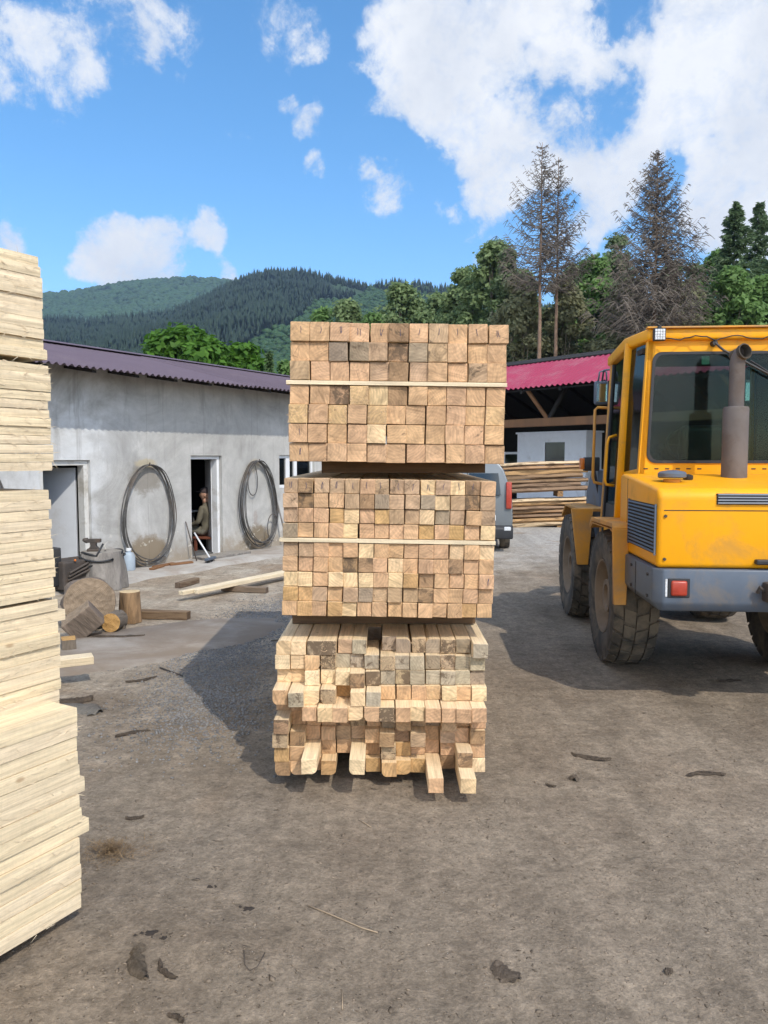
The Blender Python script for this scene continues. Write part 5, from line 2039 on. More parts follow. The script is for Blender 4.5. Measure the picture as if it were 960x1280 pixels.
for sgn, f in ((1, lambda u: u), (-1, mir)):
    bm = nb()
    bar(bm, (f(.175), 1.23, 1.05), (f(.255), 1.23, 2.74), .06, .06)
    obj('corner_post', bm, cabm, cabo, True, 40)
    bm = nb()
    bar(bm, (f(.095), 1.60, .93), (f(.160), 1.56, 2.72), .068, .05)
    obj('door_post', bm, cabm, cabo, True, 40)
    bm = nb()
    bar(bm, (f(.125), 2.34, 1.0), (f(.185), 2.26, 2.68), .055, .055)
    obj('front_post', bm, 'yellow_dusty' if sgn > 0 else cabm, cabo, True, 40)
    # quarter panel below its window, door lower part
    bm = nb()
    vsq = [(f(.160), 1.25, 1.05), (f(.108), 1.60, 1.05), (f(.126), 1.60, 1.62), (f(.185), 1.25, 1.66)]
    vv = [bm.verts.new(p) for p in vsq]
    vv2 = [bm.verts.new((p[0] + .02 * sgn, p[1], p[2])) for p in vsq]
    bm.faces.new(vv); bm.faces.new(vv2[::-1])
    for i in range(4):
        bm.faces.new((vv[i], vv[(i + 1) % 4], vv2[(i + 1) % 4], vv2[i]))
    obj('quarter_panel', bm, cabm, cabo)
    bm = nb()
    vsq = [(f(.192), 1.262, 1.66), (f(.135), 1.595, 1.62), (f(.168), 1.58, 2.66), (f(.246), 1.262, 2.68)]
    vv = [bm.verts.new(p) for p in vsq]
    vv2 = [bm.verts.new((p[0] + .006 * sgn, p[1], p[2])) for p in vsq]
    bm.faces.new(vv); bm.faces.new(vv2[::-1])
    for i in range(4):
        bm.faces.new((vv[i], vv[(i + 1) % 4], vv2[(i + 1) % 4], vv2[i]))
    obj('quarter_window', bm, 'darkglass', cabo)
    # door: frame and glass
    bm = nb()
    bar(bm, (f(.112), 1.66, .98), (f(.170), 1.63, 2.66), .03, .04)
    bar(bm, (f(.118), 2.28, .98), (f(.178), 2.21, 2.62), .03, .04)
    vsq = [(f(.112), 1.68, 1.0), (f(.118), 2.27, 1.0), (f(.133), 2.265, 1.32), (f(.125), 1.675, 1.32)]
    vv = [bm.verts.new(p) for p in vsq]
    vv2 = [bm.verts.new((p[0] + .02 * sgn, p[1], p[2])) for p in vsq]
    bm.faces.new(vv); bm.faces.new(vv2[::-1])
    for i in range(4):
        bm.faces.new((vv[i], vv[(i + 1) % 4], vv2[(i + 1) % 4], vv2[i]))
    door = obj('door', bm, 'black', cabo)
    bm = nb()
    vsq = [(f(.128), 1.68, 1.325), (f(.135), 2.265, 1.325), (f(.178), 2.215, 2.60), (f(.170), 1.645, 2.64)]
    vv = [bm.verts.new(p) for p in vsq]
    vv2 = [bm.verts.new((p[0] + .006 * sgn, p[1], p[2])) for p in vsq]
    bm.faces.new(vv); bm.faces.new(vv2[::-1])
    for i in range(4):
        bm.faces.new((vv[i], vv[(i + 1) % 4], vv2[(i + 1) % 4], vv2[i]))
    obj('pane', bm, 'darkglass', door)
    bm = nb()
    e = -1 if sgn > 0 else 1
    tube(bm, [(f(.125), 1.80, 1.95), (f(.06), 1.80, 1.93), (f(.045), 1.80, 1.88), (f(.03), 1.80, 1.55), (f(.04), 1.79, 1.51), (f(.11), 1.78, 1.50)], .013, 8)
    obj('grab_handle', bm, cabm, door, True)
    bm = nb()
    tube(bm, [(f(.185), 2.36, 2.225), (f(.07), 2.40, 2.235), (f(.045), 2.40, 2.21), (f(.035), 2.40, 1.56), (f(.05), 2.40, 1.51), (f(.14), 2.36, 1.49)], .014, 8)
    obj('handrail', bm, 'yellow_dusty', LD, True)
    # mirror
    bm = nb()
    tube(bm, [(f(.19), 2.42, 2.60), (f(.14), 2.50, 2.60), (f(.13), 2.52, 2.50)], .010, 7)
    tube(bm, [(f(.17), 2.50, 2.50), (f(.165), 2.50, 2.585), (f(.135), 2.50, 2.595), (f(.10), 2.50, 2.585), (f(.09), 2.50, 2.50)], .009, 7)
    mr = obj('mirror', bm, 'steelblue', LD, True)
    bm = nb()
    lo_, hi_ = sorted((f(.055), f(.19)))
    box(bm, (lo_, 2.50, 2.27), (hi_, 2.55, 2.50), .02, 3)
    obj('mirror_shell', bm, 'steelblue', mr, True, 40)
    bm = nb()
    box(bm, (lo_ + .02, 2.494, 2.295), (hi_ - .015, 2.501, 2.475), .004, 1)
    m_, t_, b_, o_ = new_mat('mirror_face')
    b_.inputs['Base Color'].default_value = (.55, .6, .62, 1)
    b_.inputs['Metallic'].default_value = 1
    b_.inputs['Roughness'].default_value = .08
    obj('mirror_glass', bm, m_, mr)

# windscreen side
bm = nb()
box(bm, (.15, 2.40, 1.10), (UR - .15, 2.44, 1.45), .01, 1)
obj('front_panel', bm, cabm, cabo)
bm = nb()
vsq = [(.17, 2.36, 1.45), (UR - .17, 2.36, 1.45), (UR - .21, 2.27, 2.60), (.21, 2.27, 2.60)]
vv = [bm.verts.new(p) for p in vsq]
vv2 = [bm.verts.new((p[0], p[1] + .006, p[2])) for p in vsq]
bm.faces.new(vv); bm.faces.new(vv2[::-1])
for i in range(4):
    bm.faces.new((vv[i], vv[(i + 1) % 4], vv2[(i + 1) % 4], vv2[i]))
M['clearglass'] = glass_mat('windscreen_glass', (.75, .82, .80), .0)
obj('windscreen', bm, 'clearglass', cabo)
# roof
bm = nb()
tv = [(.215, 1.155, 2.765), (UR - .215, 1.155, 2.765), (UR - .13, 1.62, 2.76), (UR - .14, 2.34, 2.69), (.14, 2.34, 2.69), (.13, 1.62, 2.76)]
lo = [bm.verts.new((x, y, z - .075)) for x, y, z in tv]
hi = [bm.verts.new((x, y, z + .018)) for x, y, z in tv]
bm.faces.new(lo[::-1]); bm.faces.new(hi)
for i in range(6):
    bm.faces.new((lo[i], lo[(i + 1) % 6], hi[(i + 1) % 6], hi[i]))
bmesh.ops.recalc_face_normals(bm, faces=bm.faces)
bmesh.ops.bevel(bm, geom=bm.edges[:], offset=.02, segments=3, affect='EDGES', profile=.5)
roof = obj('roof', bm, cabm, cabo, True, 40)
bm = nb()
box(bm, (.20, 1.125, 2.778), (UR - .20, 1.185, 2.792), .003, 1)
obj('rain_gutter', bm, 'yellow_dusty', roof)
# work light
bm = nb()
box(bm, (.243, 1.085, 2.675), (.335, 1.135, 2.772), .006, 2)
box(bm, (.275, 1.10, 2.772), (.305, 1.125, 2.79), .003, 1)
wl = obj('work_light', bm, 'black', roof)
bm = nb()
for i in range(4):
    for j in range(4):
        x0, z0_ = .250 + i * .0198, 2.682 + j * .021
        box(bm, (x0, 1.080, z0_), (x0 + .0178, 1.088, z0_ + .019), .002, 1)
obj('lens', bm, 'ledlens', wl)
# cable slung along the roof edge
bm = nb()
pts = [Vector((.34 + .95 * i / 24, 1.135 - .02 * math.sin(i), 2.70 + .022 * mnoise.noise(Vector((i * .55, 3, 0))) - .012 * math.sin(i * .8))) for i in range(25)]
tube(bm, pts, .005, 5)
obj('lamp_cable', bm, 'black', roof, True)
# wiper
bm = nb()
tube(bm, [(.735, 1.15, 2.66), (.80, 1.14, 2.60), (1.25, 1.155, 2.36)], .010, 6)
tube(bm, [(1.02, 1.172, 2.52), (1.36, 1.172, 2.30)], .008, 5)
bmesh.ops.create_cone(bm, cap_ends=True, segments=12, radius1=.025, radius2=.02, depth=.05, matrix=Matrix.Translation((.735, 1.17, 2.66)) @ Matrix.Rotation(R(90), 4, 'X'))
obj('wiper', bm, 'black', cabo, True, 40)
bm = nb()
box(bm, (.655, 1.2105, 2.50), (.715, 1.214, 2.565))
M['sticker'] = surf('green_sticker', (.28, .55, .42), .5, var=.1, bump=0)
obj('window_sticker', bm, 'sticker', rw)
# inside the cab
bm = nb()
box(bm, (.55, 1.50, 1.20), (1.10, 1.95, 1.55), .04, 3)
box(bm, (.57, 1.42, 1.50), (1.08, 1.54, 2.02), .05, 3, rot=(R(6), 0, 0))
obj('seat', bm, 'black', cabo, True, 40)
bm = nb()
tube(bm, [Vector((.83 + .19 * math.cos(a), 2.06 + .10 * math.sin(a), 1.86 + .15 * math.sin(a))) for a in [2 * math.pi * i / 28 for i in range(28)]], .014, 7, closed=True)
tube(bm, [(.83, 2.06, 1.86), (.83, 2.25, 1.45)], .03, 8)
tube(bm, [(.64, 2.06, 1.86), (1.02, 2.06, 1.86)], .012, 6)
obj('steering_wheel', bm, 'black', cabo, True)
bm = nb()
box(bm, (.30, 2.18, 1.30), (1.35, 2.34, 1.72), .04, 3)
tube(bm, [(.52, 1.85, 1.30), (.50, 1.80, 1.80)], .014, 7)
bmesh.ops.create_uvsphere(bm, u_segments=12, v_segments=8, radius=.04, matrix=Matrix.Translation((.50, 1.80, 1.84)))
tube(bm, [(.40, 1.75, 1.25), (.42, 1.68, 1.74)], .012, 7)
bmesh.ops.create_uvsphere(bm, u_segments=12, v_segments=8, radius=.032, matrix=Matrix.Translation((.42, 1.68, 1.77)))
obj('dashboard', bm, 'matblack', cabo, True, 40)
bm = nb()
box(bm, (.20, 1.27, 2.60), (UR - .20, 2.25, 2.64))
obj('headliner', bm, 'matblack', cabo)

# front frame, lift arms and bucket, lamp on its bracket
bm = nb()
box(bm, (.18, 2.95, .70), (1.47, 3.75, 1.10), .02, 2)
prism(bm, [(2.95, 1.10), (3.75, 1.10), (3.75, 1.35), (3.45, 1.62), (3.10, 1.62)], 'x', .22, .42, .012, 2)
prism(bm, [(2.95, 1.10), (3.75, 1.10), (3.75, 1.35), (3.45, 1.62), (3.10, 1.62)], 'x', 1.23, 1.43, .012, 2)
obj('front_frame', bm, 'steelblue', LD)
for u in (.45, 1.05):
    bm = nb()
    prism(bm, [(3.2, 1.45), (3.35, 1.60), (4.2, 1.15), (4.75, .50), (4.65, .36), (4.1, .92)], 'x', u, u + .12, .01, 1)
    obj('lift_arm', bm, 'yellow_dusty', LD)
bm = nb()
prism(bm, [(4.62, .20), (4.62, .70), (4.72, .78), (4.80, .40), (5.0, .20), (5.40, .08), (5.40, .05), (4.9, .05)], 'x', .30, 1.35, .01, 1)
obj('bucket', bm, 'steelblue', LD)
for f in (lambda u: u, mir):
    bm = nb()
    lo_, hi_ = sorted((f(.06), f(.22)))
    box(bm, (lo_, 3.0, 1.61), (hi_, 3.10, 1.755), .012, 2)
    tube(bm, [(f(.17), 3.06, 1.62), (f(.24), 3.10, 1.35)], .016, 7)
    hl = obj('headlight', bm, 'black', LD, True, 40)
    bm = nb()
    lo_, hi_ = sorted((f(.02), f(.062)))
    box(bm, (lo_, 2.99, 1.625), (hi_, 3.09, 1.745), .010, 2)
    obj('turn_signal', bm, 'orangelamp', hl, True, 40)

# ------------------------------------------------------------------ grey van
VX, VY = A(640, 660, 14.2).x, 14.2
VAN = thing('van', 'grey delivery van parked behind the timber, tail lamp showing', 'van', (VX, VY, 0), R(-7))
# local: x 0 = right flank, negative to the left; y forward; z up
VWD, VH, VL = 1.72, 1.72, 4.2
bm = nb()
sec = [(.10, .30), (.0, .36), (-.015, .62), (.0, .95), (.03, 1.15), (.16, 1.52), (.24, 1.63), (.34, 1.69)]   # (inset, z) up the flank
prof_y = [(0.02, 1.0), (VL * .55, 1.0), (VL * .70, .93), (VL * .86, .62), (VL * .99, .46), (VL, .42)]
rings = []
for (y, hf) in prof_y:
    ring = []
    for (i_, z) in sec:
        zz_ = z if z < .95 else .95 + (z - .95) * max(hf - .42, .03) / .58
        yy_ = y + (.13 * max(0, (z - .95) / .74) ** 1.5 if y < .1 else 0)
        ring.append((-i_, yy_, zz_))
    ring += [(-VWD - x, y_, z_) for x, y_, z_ in ring[::-1]]
    rings.append([bm.verts.new(p) for p in ring])
nn = len(rings[0])
for a, b in zip(rings, rings[1:]):
    for i in range(nn):
        bm.faces.new((a[i], a[(i + 1) % nn], b[(i + 1) % nn], b[i]))
bm.faces.new(rings[0][::-1])
bm.faces.new(rings[-1])
bmesh.ops.recalc_face_normals(bm, faces=bm.faces)
bmesh.ops.bevel(bm, geom=[e for e in bm.edges if all(v.co.y < .3 for v in e.verts)], offset=.03, segments=3, affect='EDGES', profile=.5)
vb = obj('body', bm, 'greyvan', VAN, True, 45)
bm = nb()
prism(bm, [(-.06, .24), (-.06, .44), (.02, .50), (.30, .50), (.30, .24)], 'x', -VWD - .02, .02, .03, 3)
obj('bumper', bm, 'black', VAN, True, 40)
for (x0, x1) in ((-.80, -.21), (-VWD + .21, -.92)):
    bm = nb()
    prism(bm, [(x0, 1.06), (x1, 1.06), (x1 - (.05 if x1 > -.5 else 0), 1.46), (x0 + (.05 if x0 < -1 else 0), 1.46)], 'y', -.012, .02)
    bm.transform(Matrix.Translation((0, .02, 0)) @ Matrix.Shear('XZ', 4, (0, 0)))
    for v_ in bm.verts:
        v_.co.y += .13 * max(0, (v_.co.z - .95) / .74) ** 1.5 - .005
    obj('rear_glass', bm, 'darkglass', VAN)
for xs in (-.085, -VWD + .085):
    bm = nb()
    box(bm, (xs - .03, -.015, .80), (xs + .075, .05, 1.30), .02, 3)
    for v_ in bm.verts:
        v_.co.y += .13 * max(0, (v_.co.z - .95) / .74) ** 1.5
    obj('tail_lamp', bm, 'redlamp', VAN, True, 40)
    bm = nb()
    box(bm, (xs - .06, -.068, .40), (xs + .06, -.03, .47), .01, 2)
    obj('reflector', bm, 'ledlens', VAN)
bm = nb()
box(bm, (-.84, .005, .52), (-.825, .024, 1.5))
box(bm, (-.70, -.02, .88), (-.64, .02, 1.02), .01, 2)
obj('door_seam', bm, 'black', VAN)
bm = nb()
box(bm, (-.72, -.005, .58), (-.30, .02, .68), .004, 1)
obj('number_plate', bm, 'plate', VAN)
for (x, y) in ((-.11, .75), (-.11, 3.35), (-VWD + .11, .75), (-VWD + .11, 3.35)):
    bm = nb()
    m = Matrix.Translation((x, y, .31)) @ Matrix.Rotation(R(90), 4, 'Y')
    lathe(bm, [(0, -.10), (.2, -.10), (.30, -.095), (.315, -.06), (.315, .06), (.30, .095), (.2, .10), (0, .10)], 28, m)
    wh = obj('wheel', bm, 'rubber', VAN, True, 40)
    bm = nb()
    lathe(bm, [(0, -.108), (.18, -.108), (.19, -.10)], 20, m)
    lathe(bm, [(0, .108), (.18, .108), (.19, .10)], 20, m)
    obj('rim', bm, 'ledlens', wh, True, 40)
for (y0, y1) in ((1.9, 2.7), (.4, 1.75)):
    bm = nb()
    prism(bm, [(y0, 1.10), (y1, 1.10), (y1 - .08, 1.48), (y0 + .06, 1.48)], 'x', -.16, -.02)
    for v_ in bm.verts:
        v_.co.x = -.018 - (v_.co.z - 1.0) * .27 + (.012 if v_.co.x > -.1 else -.01)
    obj('side_window', bm, 'darkglass', VAN)

# ------------------------------------------------------------------ red-roofed open shed
RO = A(631, 487, 23.0)
RTH = -R(51)
RS = thing('timber_shed', 'open timber shed with raspberry red corrugated roof', 'shed', (RO.x, RO.y, 0), RTH)
EZ = RO.z
RL0, RL1, RD = -7.0, 16.0, 7.0
ridge_b, ridge_z = 2.6, EZ + 1.12
bm = nb()
corrugated(bm, RL0, RL1, (0, EZ), (ridge_b, ridge_z), .19, .026, 6)
corrugated(bm, RL0, RL1, (RD, EZ - .6), (ridge_b, ridge_z), .19, .026, 6)
rr_ = obj('roof', bm, 'roof_red', RS, True)
bm = nb()
prism(bm, [(.12, EZ - .055), (ridge_b, ridge_z - .075), (RD - .1, EZ - .66), (RD - .1, EZ - .69), (ridge_b, ridge_z - .105), (.12, EZ - .085)], 'x', RL0 + .05, RL1 - .05)
obj('underside_sheet', bm, 'darkboard', rr_)  # thin dark sheet that turns the roof's underside black
bm = nb()
prism(bm, [(ridge_b - .25, ridge_z - .05), (ridge_b, ridge_z + .09), (ridge_b + .25, ridge_z - .05), (ridge_b + .25, ridge_z - .07), (ridge_b, ridge_z + .065), (ridge_b - .25, ridge_z - .07)], 'x', RL0, RL1)
obj('ridge_cap', bm, 'darkboard', rr_)
BZ = EZ - .98
bm = nb()
box(bm, (RL0, .55, BZ - .12), (RL1, .70, BZ + .12), .01, 1)
obj('front_beam', bm, 'timber_brown', RS)
xs_strut = [-5.2, -2.4, .75, 3.65, 6.6, 9.6, 12.6]
for s in xs_strut:
    bm = nb()
    bar(bm, (s + .35, .62, BZ + .1), (s - .12, .25, EZ - .02), .13, .10)
    obj('strut', bm, 'timber_brown', RS)
    bm = nb()
    bar(bm, (s + .42, .62, BZ + .1), (s + .80, 1.1, EZ + .28), .13, .10)
    obj('strut', bm, 'darkboard', RS)
for s in (-5.0, .95 - 3.5, 6.9, 10.8):
    bm = nb()
    box(bm, (s, .53, 0), (s + .16, .72, BZ - .12), .01, 1)
    obj('post', bm, 'timber_brown', RS)
bm = nb()
box(bm, (RL0, RD - .4, 0), (RL1, RD - .3, EZ - .5))
box(bm, (RL0, .8, 0), (RL0 + .1, RD - .4, EZ))
box(bm, (RL1 - .1, .8, 0), (RL1, RD - .4, EZ))
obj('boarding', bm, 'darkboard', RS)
bm = nb()
for s in np.arange(RL0 + .5, RL1, 1.4):
    prism(bm, [(.1, EZ - .03), (ridge_b, ridge_z - .09), (RD - .3, EZ - .62), (RD - .3, EZ - .74), (ridge_b, ridge_z - .22), (.1, EZ - .15)], 'x', s, s + .08)
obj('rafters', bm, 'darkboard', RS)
# the white booth inside
b0 = A(647, 542, 25.2)


def RSL(p):
    d = Vector((p.x - RO.x, p.y - RO.y, 0))
    ca, sa = math.cos(RTH), math.sin(RTH)
    return (d.x * ca + d.y * sa, -d.x * sa + d.y * ca)


def RSpx(px, py, bdepth):
    """(s, z) of a pixel on the plane bdepth behind the eave of the red shed"""
    nx, ny = -math.sin(RTH), math.cos(RTH)
    r = ray(px, py)
    o = Vector((RO.x + nx * bdepth, RO.y + ny * bdepth))
    k = (o.x * nx + o.y * ny) / (r.x * nx + r.y * ny)
    p = r * k
    return ((p.x - RO.x) * math.cos(RTH) + (p.y - RO.y) * math.sin(RTH), CAMH + p.z)


BD = 2.4
s0, z0 = RSpx(647, 543, BD)
s1, z1 = RSpx(733, 540, BD)
BT = thing('site_cabin', 'white panelled cabin with dark window inside the red-roofed shed', 'cabin', (RO.x, RO.y, 0), RTH)
w0, wz0 = RSpx(681, 553, BD)
w1, wz1 = RSpx(705.5, 585, BD)
zc = (z0 + z1) / 2
bm = nb()
for (a, b, c, d) in ((s0, w0, .0, zc), (w1, s1, .0, zc), (w0, w1, wz0, zc), (w0, w1, 0, wz1)):
    box(bm, (a, BD, c), (b, BD + .08, d))
box(bm, (s0, BD + .08, 0), (s0 + .08, BD + .8, zc))
box(bm, (s1 - .08, BD + .08, 0), (s1, BD + .8, zc))
box(bm, (s0 + .08, BD + .72, 0), (s1 - .08, BD + .8, zc))
obj('wall', bm, 'booth', BT)
bm = nb()
box(bm, (s0 - .05, BD - .05, zc), (s1 + .05, BD + .85, zc + .06), .01, 1)
obj('roof', bm, 'booth', BT)
bm = nb()
box(bm, (w0, BD + .03, wz1), (w1, BD + .05, wz0))
wi = obj('window', bm, 'darkglass', BT)
bm = nb()
box(bm, ((w0 + w1) / 2, BD + .06, wz1), ((w0 + w1) / 2 + .12, BD + .09, wz0))
obj('blind', bm, 'dim', wi)
# white window frame standing at the left of the cabin
fa, fz0 = RSpx(629, 565, BD + .5)
fb_, fz1 = RSpx(648, 585, BD + .5)
FR = thing('window_frame', 'white window frame standing left of the white cabin', 'window frame', (RO.x, RO.y, 0), RTH)
frame('frame', fa, fb_ + .1, .9, fz0, .08, BD + .5, BD + .56, 'white', FR, True)
bm = nb()
box(bm, (fa + .08, BD + .52, .98), (fb_ + .02, BD + .53, fz0 - .08))
obj('pane', bm, 'darkglass', FR)
bm = nb()
box(bm, (fa, BD + .5, 0), (fa + .08, BD + .56, .9))
box(bm, (fb_ + .02, BD + .5, 0), (fb_ + .1, BD + .56, .9))
obj('leg', bm, 'dim', FR)

# ------------------------------------------------------------------ slab piles in front of the red shed
SY = 19.3
rng = random.Random(77)
tones = [((.62, .47, .30), 'cream'), ((.50, .33, .18), 'tan'), ((.36, .21, .11), 'brown'), ((.26, .16, .09), 'dark brown'), ((.22, .14, .09), 'dark brown'), ((.52, .31, .14), 'orange-brown')]
layers = []
zb0 = A(690, 656, SY).z
zgap0, zgap1 = A(690, 621, SY).z, A(690, 613, SY).z
ztop = A(690, 575, SY).z
roll = R(-2.2)
xr = A(735, 620, SY).x


def pile(z0, z1, n, word):
    z = z0
    for i in range(n):
        h = (z1 - z0) / n * rng.uniform(.85, 1.12)
        h = min(h, z1 - z) if i == n - 1 else h
        L = rng.uniform(3.6, 4.1)
        bm = nb()
        nseg = 24
        rows = []
        for k in range(nseg + 1):
            x = -L * k / nseg
            hh = h * (.96 + .30 * mnoise.noise(Vector((x * 1.1, i * 3.7, z0))))
            bulge = .05 + .09 * mnoise.noise(Vector((x * .9, i * 1.9, z0 + 5)))
            lift = .012 * mnoise.noise(Vector((x * .8, i * 5.1, 9 + z0)))
            rows.append([bm.verts.new(p) for p in ((x, .5, lift), (x, 0, lift + .006), (x, -bulge, lift + hh * .45), (x, -bulge * .4, lift + hh), (x, .5, lift + hh))])
        for a, b in zip(rows, rows[1:]):
            for k in range(5):
                bm.faces.new((a[k], a[(k + 1) % 5], b[(k + 1) % 5], b[k]))
        bm.faces.new(rows[0])
        bm.faces.new(rows[-1][::-1])
        bm.transform(Matrix.Rotation(R(-90), 4, 'Z'))
        o = obj('slab_board', bm, 'slab', None, True, 35)
        xo = xr - (.0 if rng.random() < .5 else rng.uniform(0, .25)) + (.05 if i % 3 == 0 else 0)
        o.matrix_world = Matrix.Translation((xo, SY + rng.uniform(-.03, .03), z + (xo - xr) * 0)) @ Matrix.Rotation(roll, 4, 'Y') @ Matrix.Rotation(R(90), 4, 'Z')
        (c, wd) = rng.choice(tones)
        k = rng.uniform(.9, 1.1)
        o.color = (c[0] * k, c[1] * k, c[2] * k, .15)
        top = n - 1 - i
        pos = ('topmost' if top == 0 else ORD[top] + ' from the top') if top <= i else ('bottom' if i == 0 else ORD[i] + ' from the bottom')
        tag(o, '%s rough slab board, %s in the %s pile before the red shed' % (wd, pos, word), 'slab board', 'rough slab boards piled before the red shed')
        z += h


pile(zb0, zgap0, 7, 'lower')
pile(zgap1, ztop, 7, 'upper')
for (x, za_, zc_, lab, i) in ((xr - .7, zgap0, zgap1, 'right bearer between the two slab piles', 0), (xr - 2.6, zgap0, zgap1, 'left bearer between the two slab piles', 1),
                              (xr - .7, -.005, zb0, 'right bearer under the lower slab pile', 2), (xr - 2.6, -.005, zb0, 'left bearer under the lower slab pile', 3)):
    bm = nb()
    box(bm, (-.07, 0, 0), (.07, .5, max(zc_ - za_ - .02, .05)), .006, 1)
    o = obj('bearer', bm, 'slab')
    o.location = (x, SY - .02, za_ + (xr - x) * math.tan(roll) * 1.0 + (.03 if i < 2 else 0))
    if i >= 2:
        o.location.z = -.005
    o.color = (.38, .22, .10, .2)
    tag(o, lab, 'bearer', 'bearers of the slab piles')


# ------------------------------------------------------------------ trees
def leaf_cloud(name, centres, radii, nleaf, size, mat, parent, seed, ball=True, droop=0.0):
    """leaf-sized faces spread through clumps"""
    rng = np.random.default_rng(seed)
    centres = np.asarray(centres)
    radii = np.asarray(radii)
    p = radii ** 2
    ci = rng.choice(len(centres), nleaf, p=p / p.sum())
    d = rng.normal(size=(nleaf, 3))
    d /= np.linalg.norm(d, axis=1)[:, None]
    rr = rng.random(nleaf) ** .5 * np.clip(rng.normal(1, .18, nleaf), .5, 1.6)
    P = centres[ci] + d * (rr * radii[ci])[:, None] * np.array([1, 1, .75])
    nrm = d * .7 + np.array([0, 0, .55]) + rng.normal(0, .42, (nleaf, 3))
    nrm /= np.linalg.norm(nrm, axis=1)[:, None]
    a = np.cross(nrm, rng.normal(size=(nleaf, 3)))
    a /= np.linalg.norm(a, axis=1)[:, None]
    b = np.cross(nrm, a)
    s = size * rng.uniform(.6, 1.3, nleaf)[:, None]
    a2, b2 = a * s, b * s * .6
    V = np.stack([P - a2, P + b2, P + a2, P - b2], 1).reshape(-1, 3)
    F = np.arange(nleaf * 4).reshape(-1, 4)
    return np_mesh(name, V, F, mat, parent)


def deciduous(px, top_y, Y, hw, mat, label, seed, nleaf=5000, size=.16, low=.30, name='deciduous_tree', cat='tree', group='trees behind the sheds', clumps=46, narrow=1.0):
    hw *= 1.22
    nleaf = int(nleaf * 2.6)
    clumps = int(clumps * 2.2)
    rng = random.Random(seed)
    base = A(px, 600, Y)
    H = A(px, top_y, Y).z
    rad = hw * Y / 960
    T_ = thing(name, label, cat, (base.x, Y, 0), 0, group)
    bm = nb()
    lean = rng.uniform(-.03, .03) * H
    tr = H * .012 + .05
    tp = [Vector((lean * k * k + .12 * mnoise.noise(Vector((k * 3, seed, 0))), .12 * mnoise.noise(Vector((k * 3, seed, 5))), H * .93 * k)) for k in [i / 8 for i in range(9)]]
    tube(bm, tp, [tr * (1 - .9 * i / 8) for i in range(9)], 8)
    cs, rs = [], []
    for i in range(clumps):
        k = rng.random() ** .8
        zf = low + (1 - low) * k
        env = rad * (math.sin(math.pi * min(1, (.18 + .82 * k)) ** (.85 * narrow)) ** .8 * .95 + .12)
        if k > .8:
            env *= .75
        a = rng.uniform(0, 6.283)
        q = env * rng.random() ** .5
        c = Vector((lean * zf * zf + q * math.cos(a), q * math.sin(a), H * zf))
        r_ = rad * rng.uniform(.16, .36)
        c.z = min(c.z, H - r_ * .6)
        cs.append(c)
        rs.append(r_)
        if i % 5 == 0:
            h0 = max(.12, zf - rng.uniform(.10, .25))
            p0 = Vector((lean * h0 * h0, 0, H * h0))
            midp = p0.lerp(c, .5) + Vector((0, 0, -.06 * H * rng.random()))
            tube(bm, [p0, midp, c], [tr * .28, tr * .16, tr * .05], 5, cap=False)
    cs.append(Vector((lean, 0, H - rad * .18)))
    rs.append(rad * .2)
    obj('trunk', bm, 'trunk', T_, True)
    leaf_cloud('crown', [tuple(c) for c in cs], rs, nleaf, size, mat, T_, seed)
    return T_


def dead_spruce(px, top_y, Y, hw, label, seed, nbr=150, dense=1.0, bare_below=.27):
    rng = random.Random(seed)
    base = A(px, 600, Y)
    H = A(px, top_y, Y).z
    rad = hw * Y / 960
    T_ = thing('dead_spruce', label, 'tree', (base.x, Y, 0), 0, 'bare dead spruces behind the red shed')
    bm = nb()
    tr = .17
    tube(bm, [Vector((.08 * mnoise.noise(Vector((k * 4, seed, 0))), 0, H * k)) for k in [i / 12 for i in range(13)]], [tr * (1 - .93 * i / 12) for i in range(13)], 8)
    obj('trunk', bm, 'deadtrunk', T_, True)
    bm = nb()
    for i in range(nbr):
        k = bare_below + (1 - bare_below) * (i + rng.random()) / nbr
        k = min(k, .985)
        up = 1 - k
        L = rad * min(1.0, (up * 1.9) ** .75 + .04) * rng.uniform(.55, 1.12)
        a = rng.uniform(0, 6.283)
        d = Vector((math.cos(a), math.sin(a), 0))
        z0 = H * k
        sl = .38 - .95 * min(up * 1.6, 1) * .55
        n_ = 5
        pts = []
        for q in range(n_ + 1):
            f = q / n_
            z = z0 + L * (sl * f - .30 * f * (1 - f) + .42 * f * f * (1 if up > .1 else .3)) + .05 * mnoise.noise(Vector((f * 4, i, seed)))
            pts.append(Vector((d.x * L * f + .06 * mnoise.noise(Vector((f * 3, i, 2))), d.y * L * f, z)))
        br = .034 * (.5 + L / max(rad, .1)) * .8
        tube(bm, pts, [br * (1 - .85 * f / n_) for f in range(n_ + 1)], 3, cap=False)
        nt = int((5 + L * 5.5) * dense)
        for t_ in range(nt):
            f = rng.uniform(.15, 1)
            idx = min(int(f * n_), n_ - 1)
            p = pts[idx].lerp(pts[idx + 1], f * n_ - idx)
            sd_ = rng.choice((-1, 1))
            l = L * rng.uniform(.10, .30) * (1.15 - f * .5)
            dd_ = (d * rng.uniform(.3, 1) + Vector((-d.y, d.x, 0)) * sd_ * rng.uniform(.3, 1) + Vector((0, 0, rng.uniform(-.75, .25))))
            tube(bm, [p, p + dd_ * l * .55, p + dd_ * l + Vector((0, 0, -.15 * l))], [.019, .016, .010], 3, cap=False)
    obj('crown', bm, 'deadtwig', T_)
    return T_


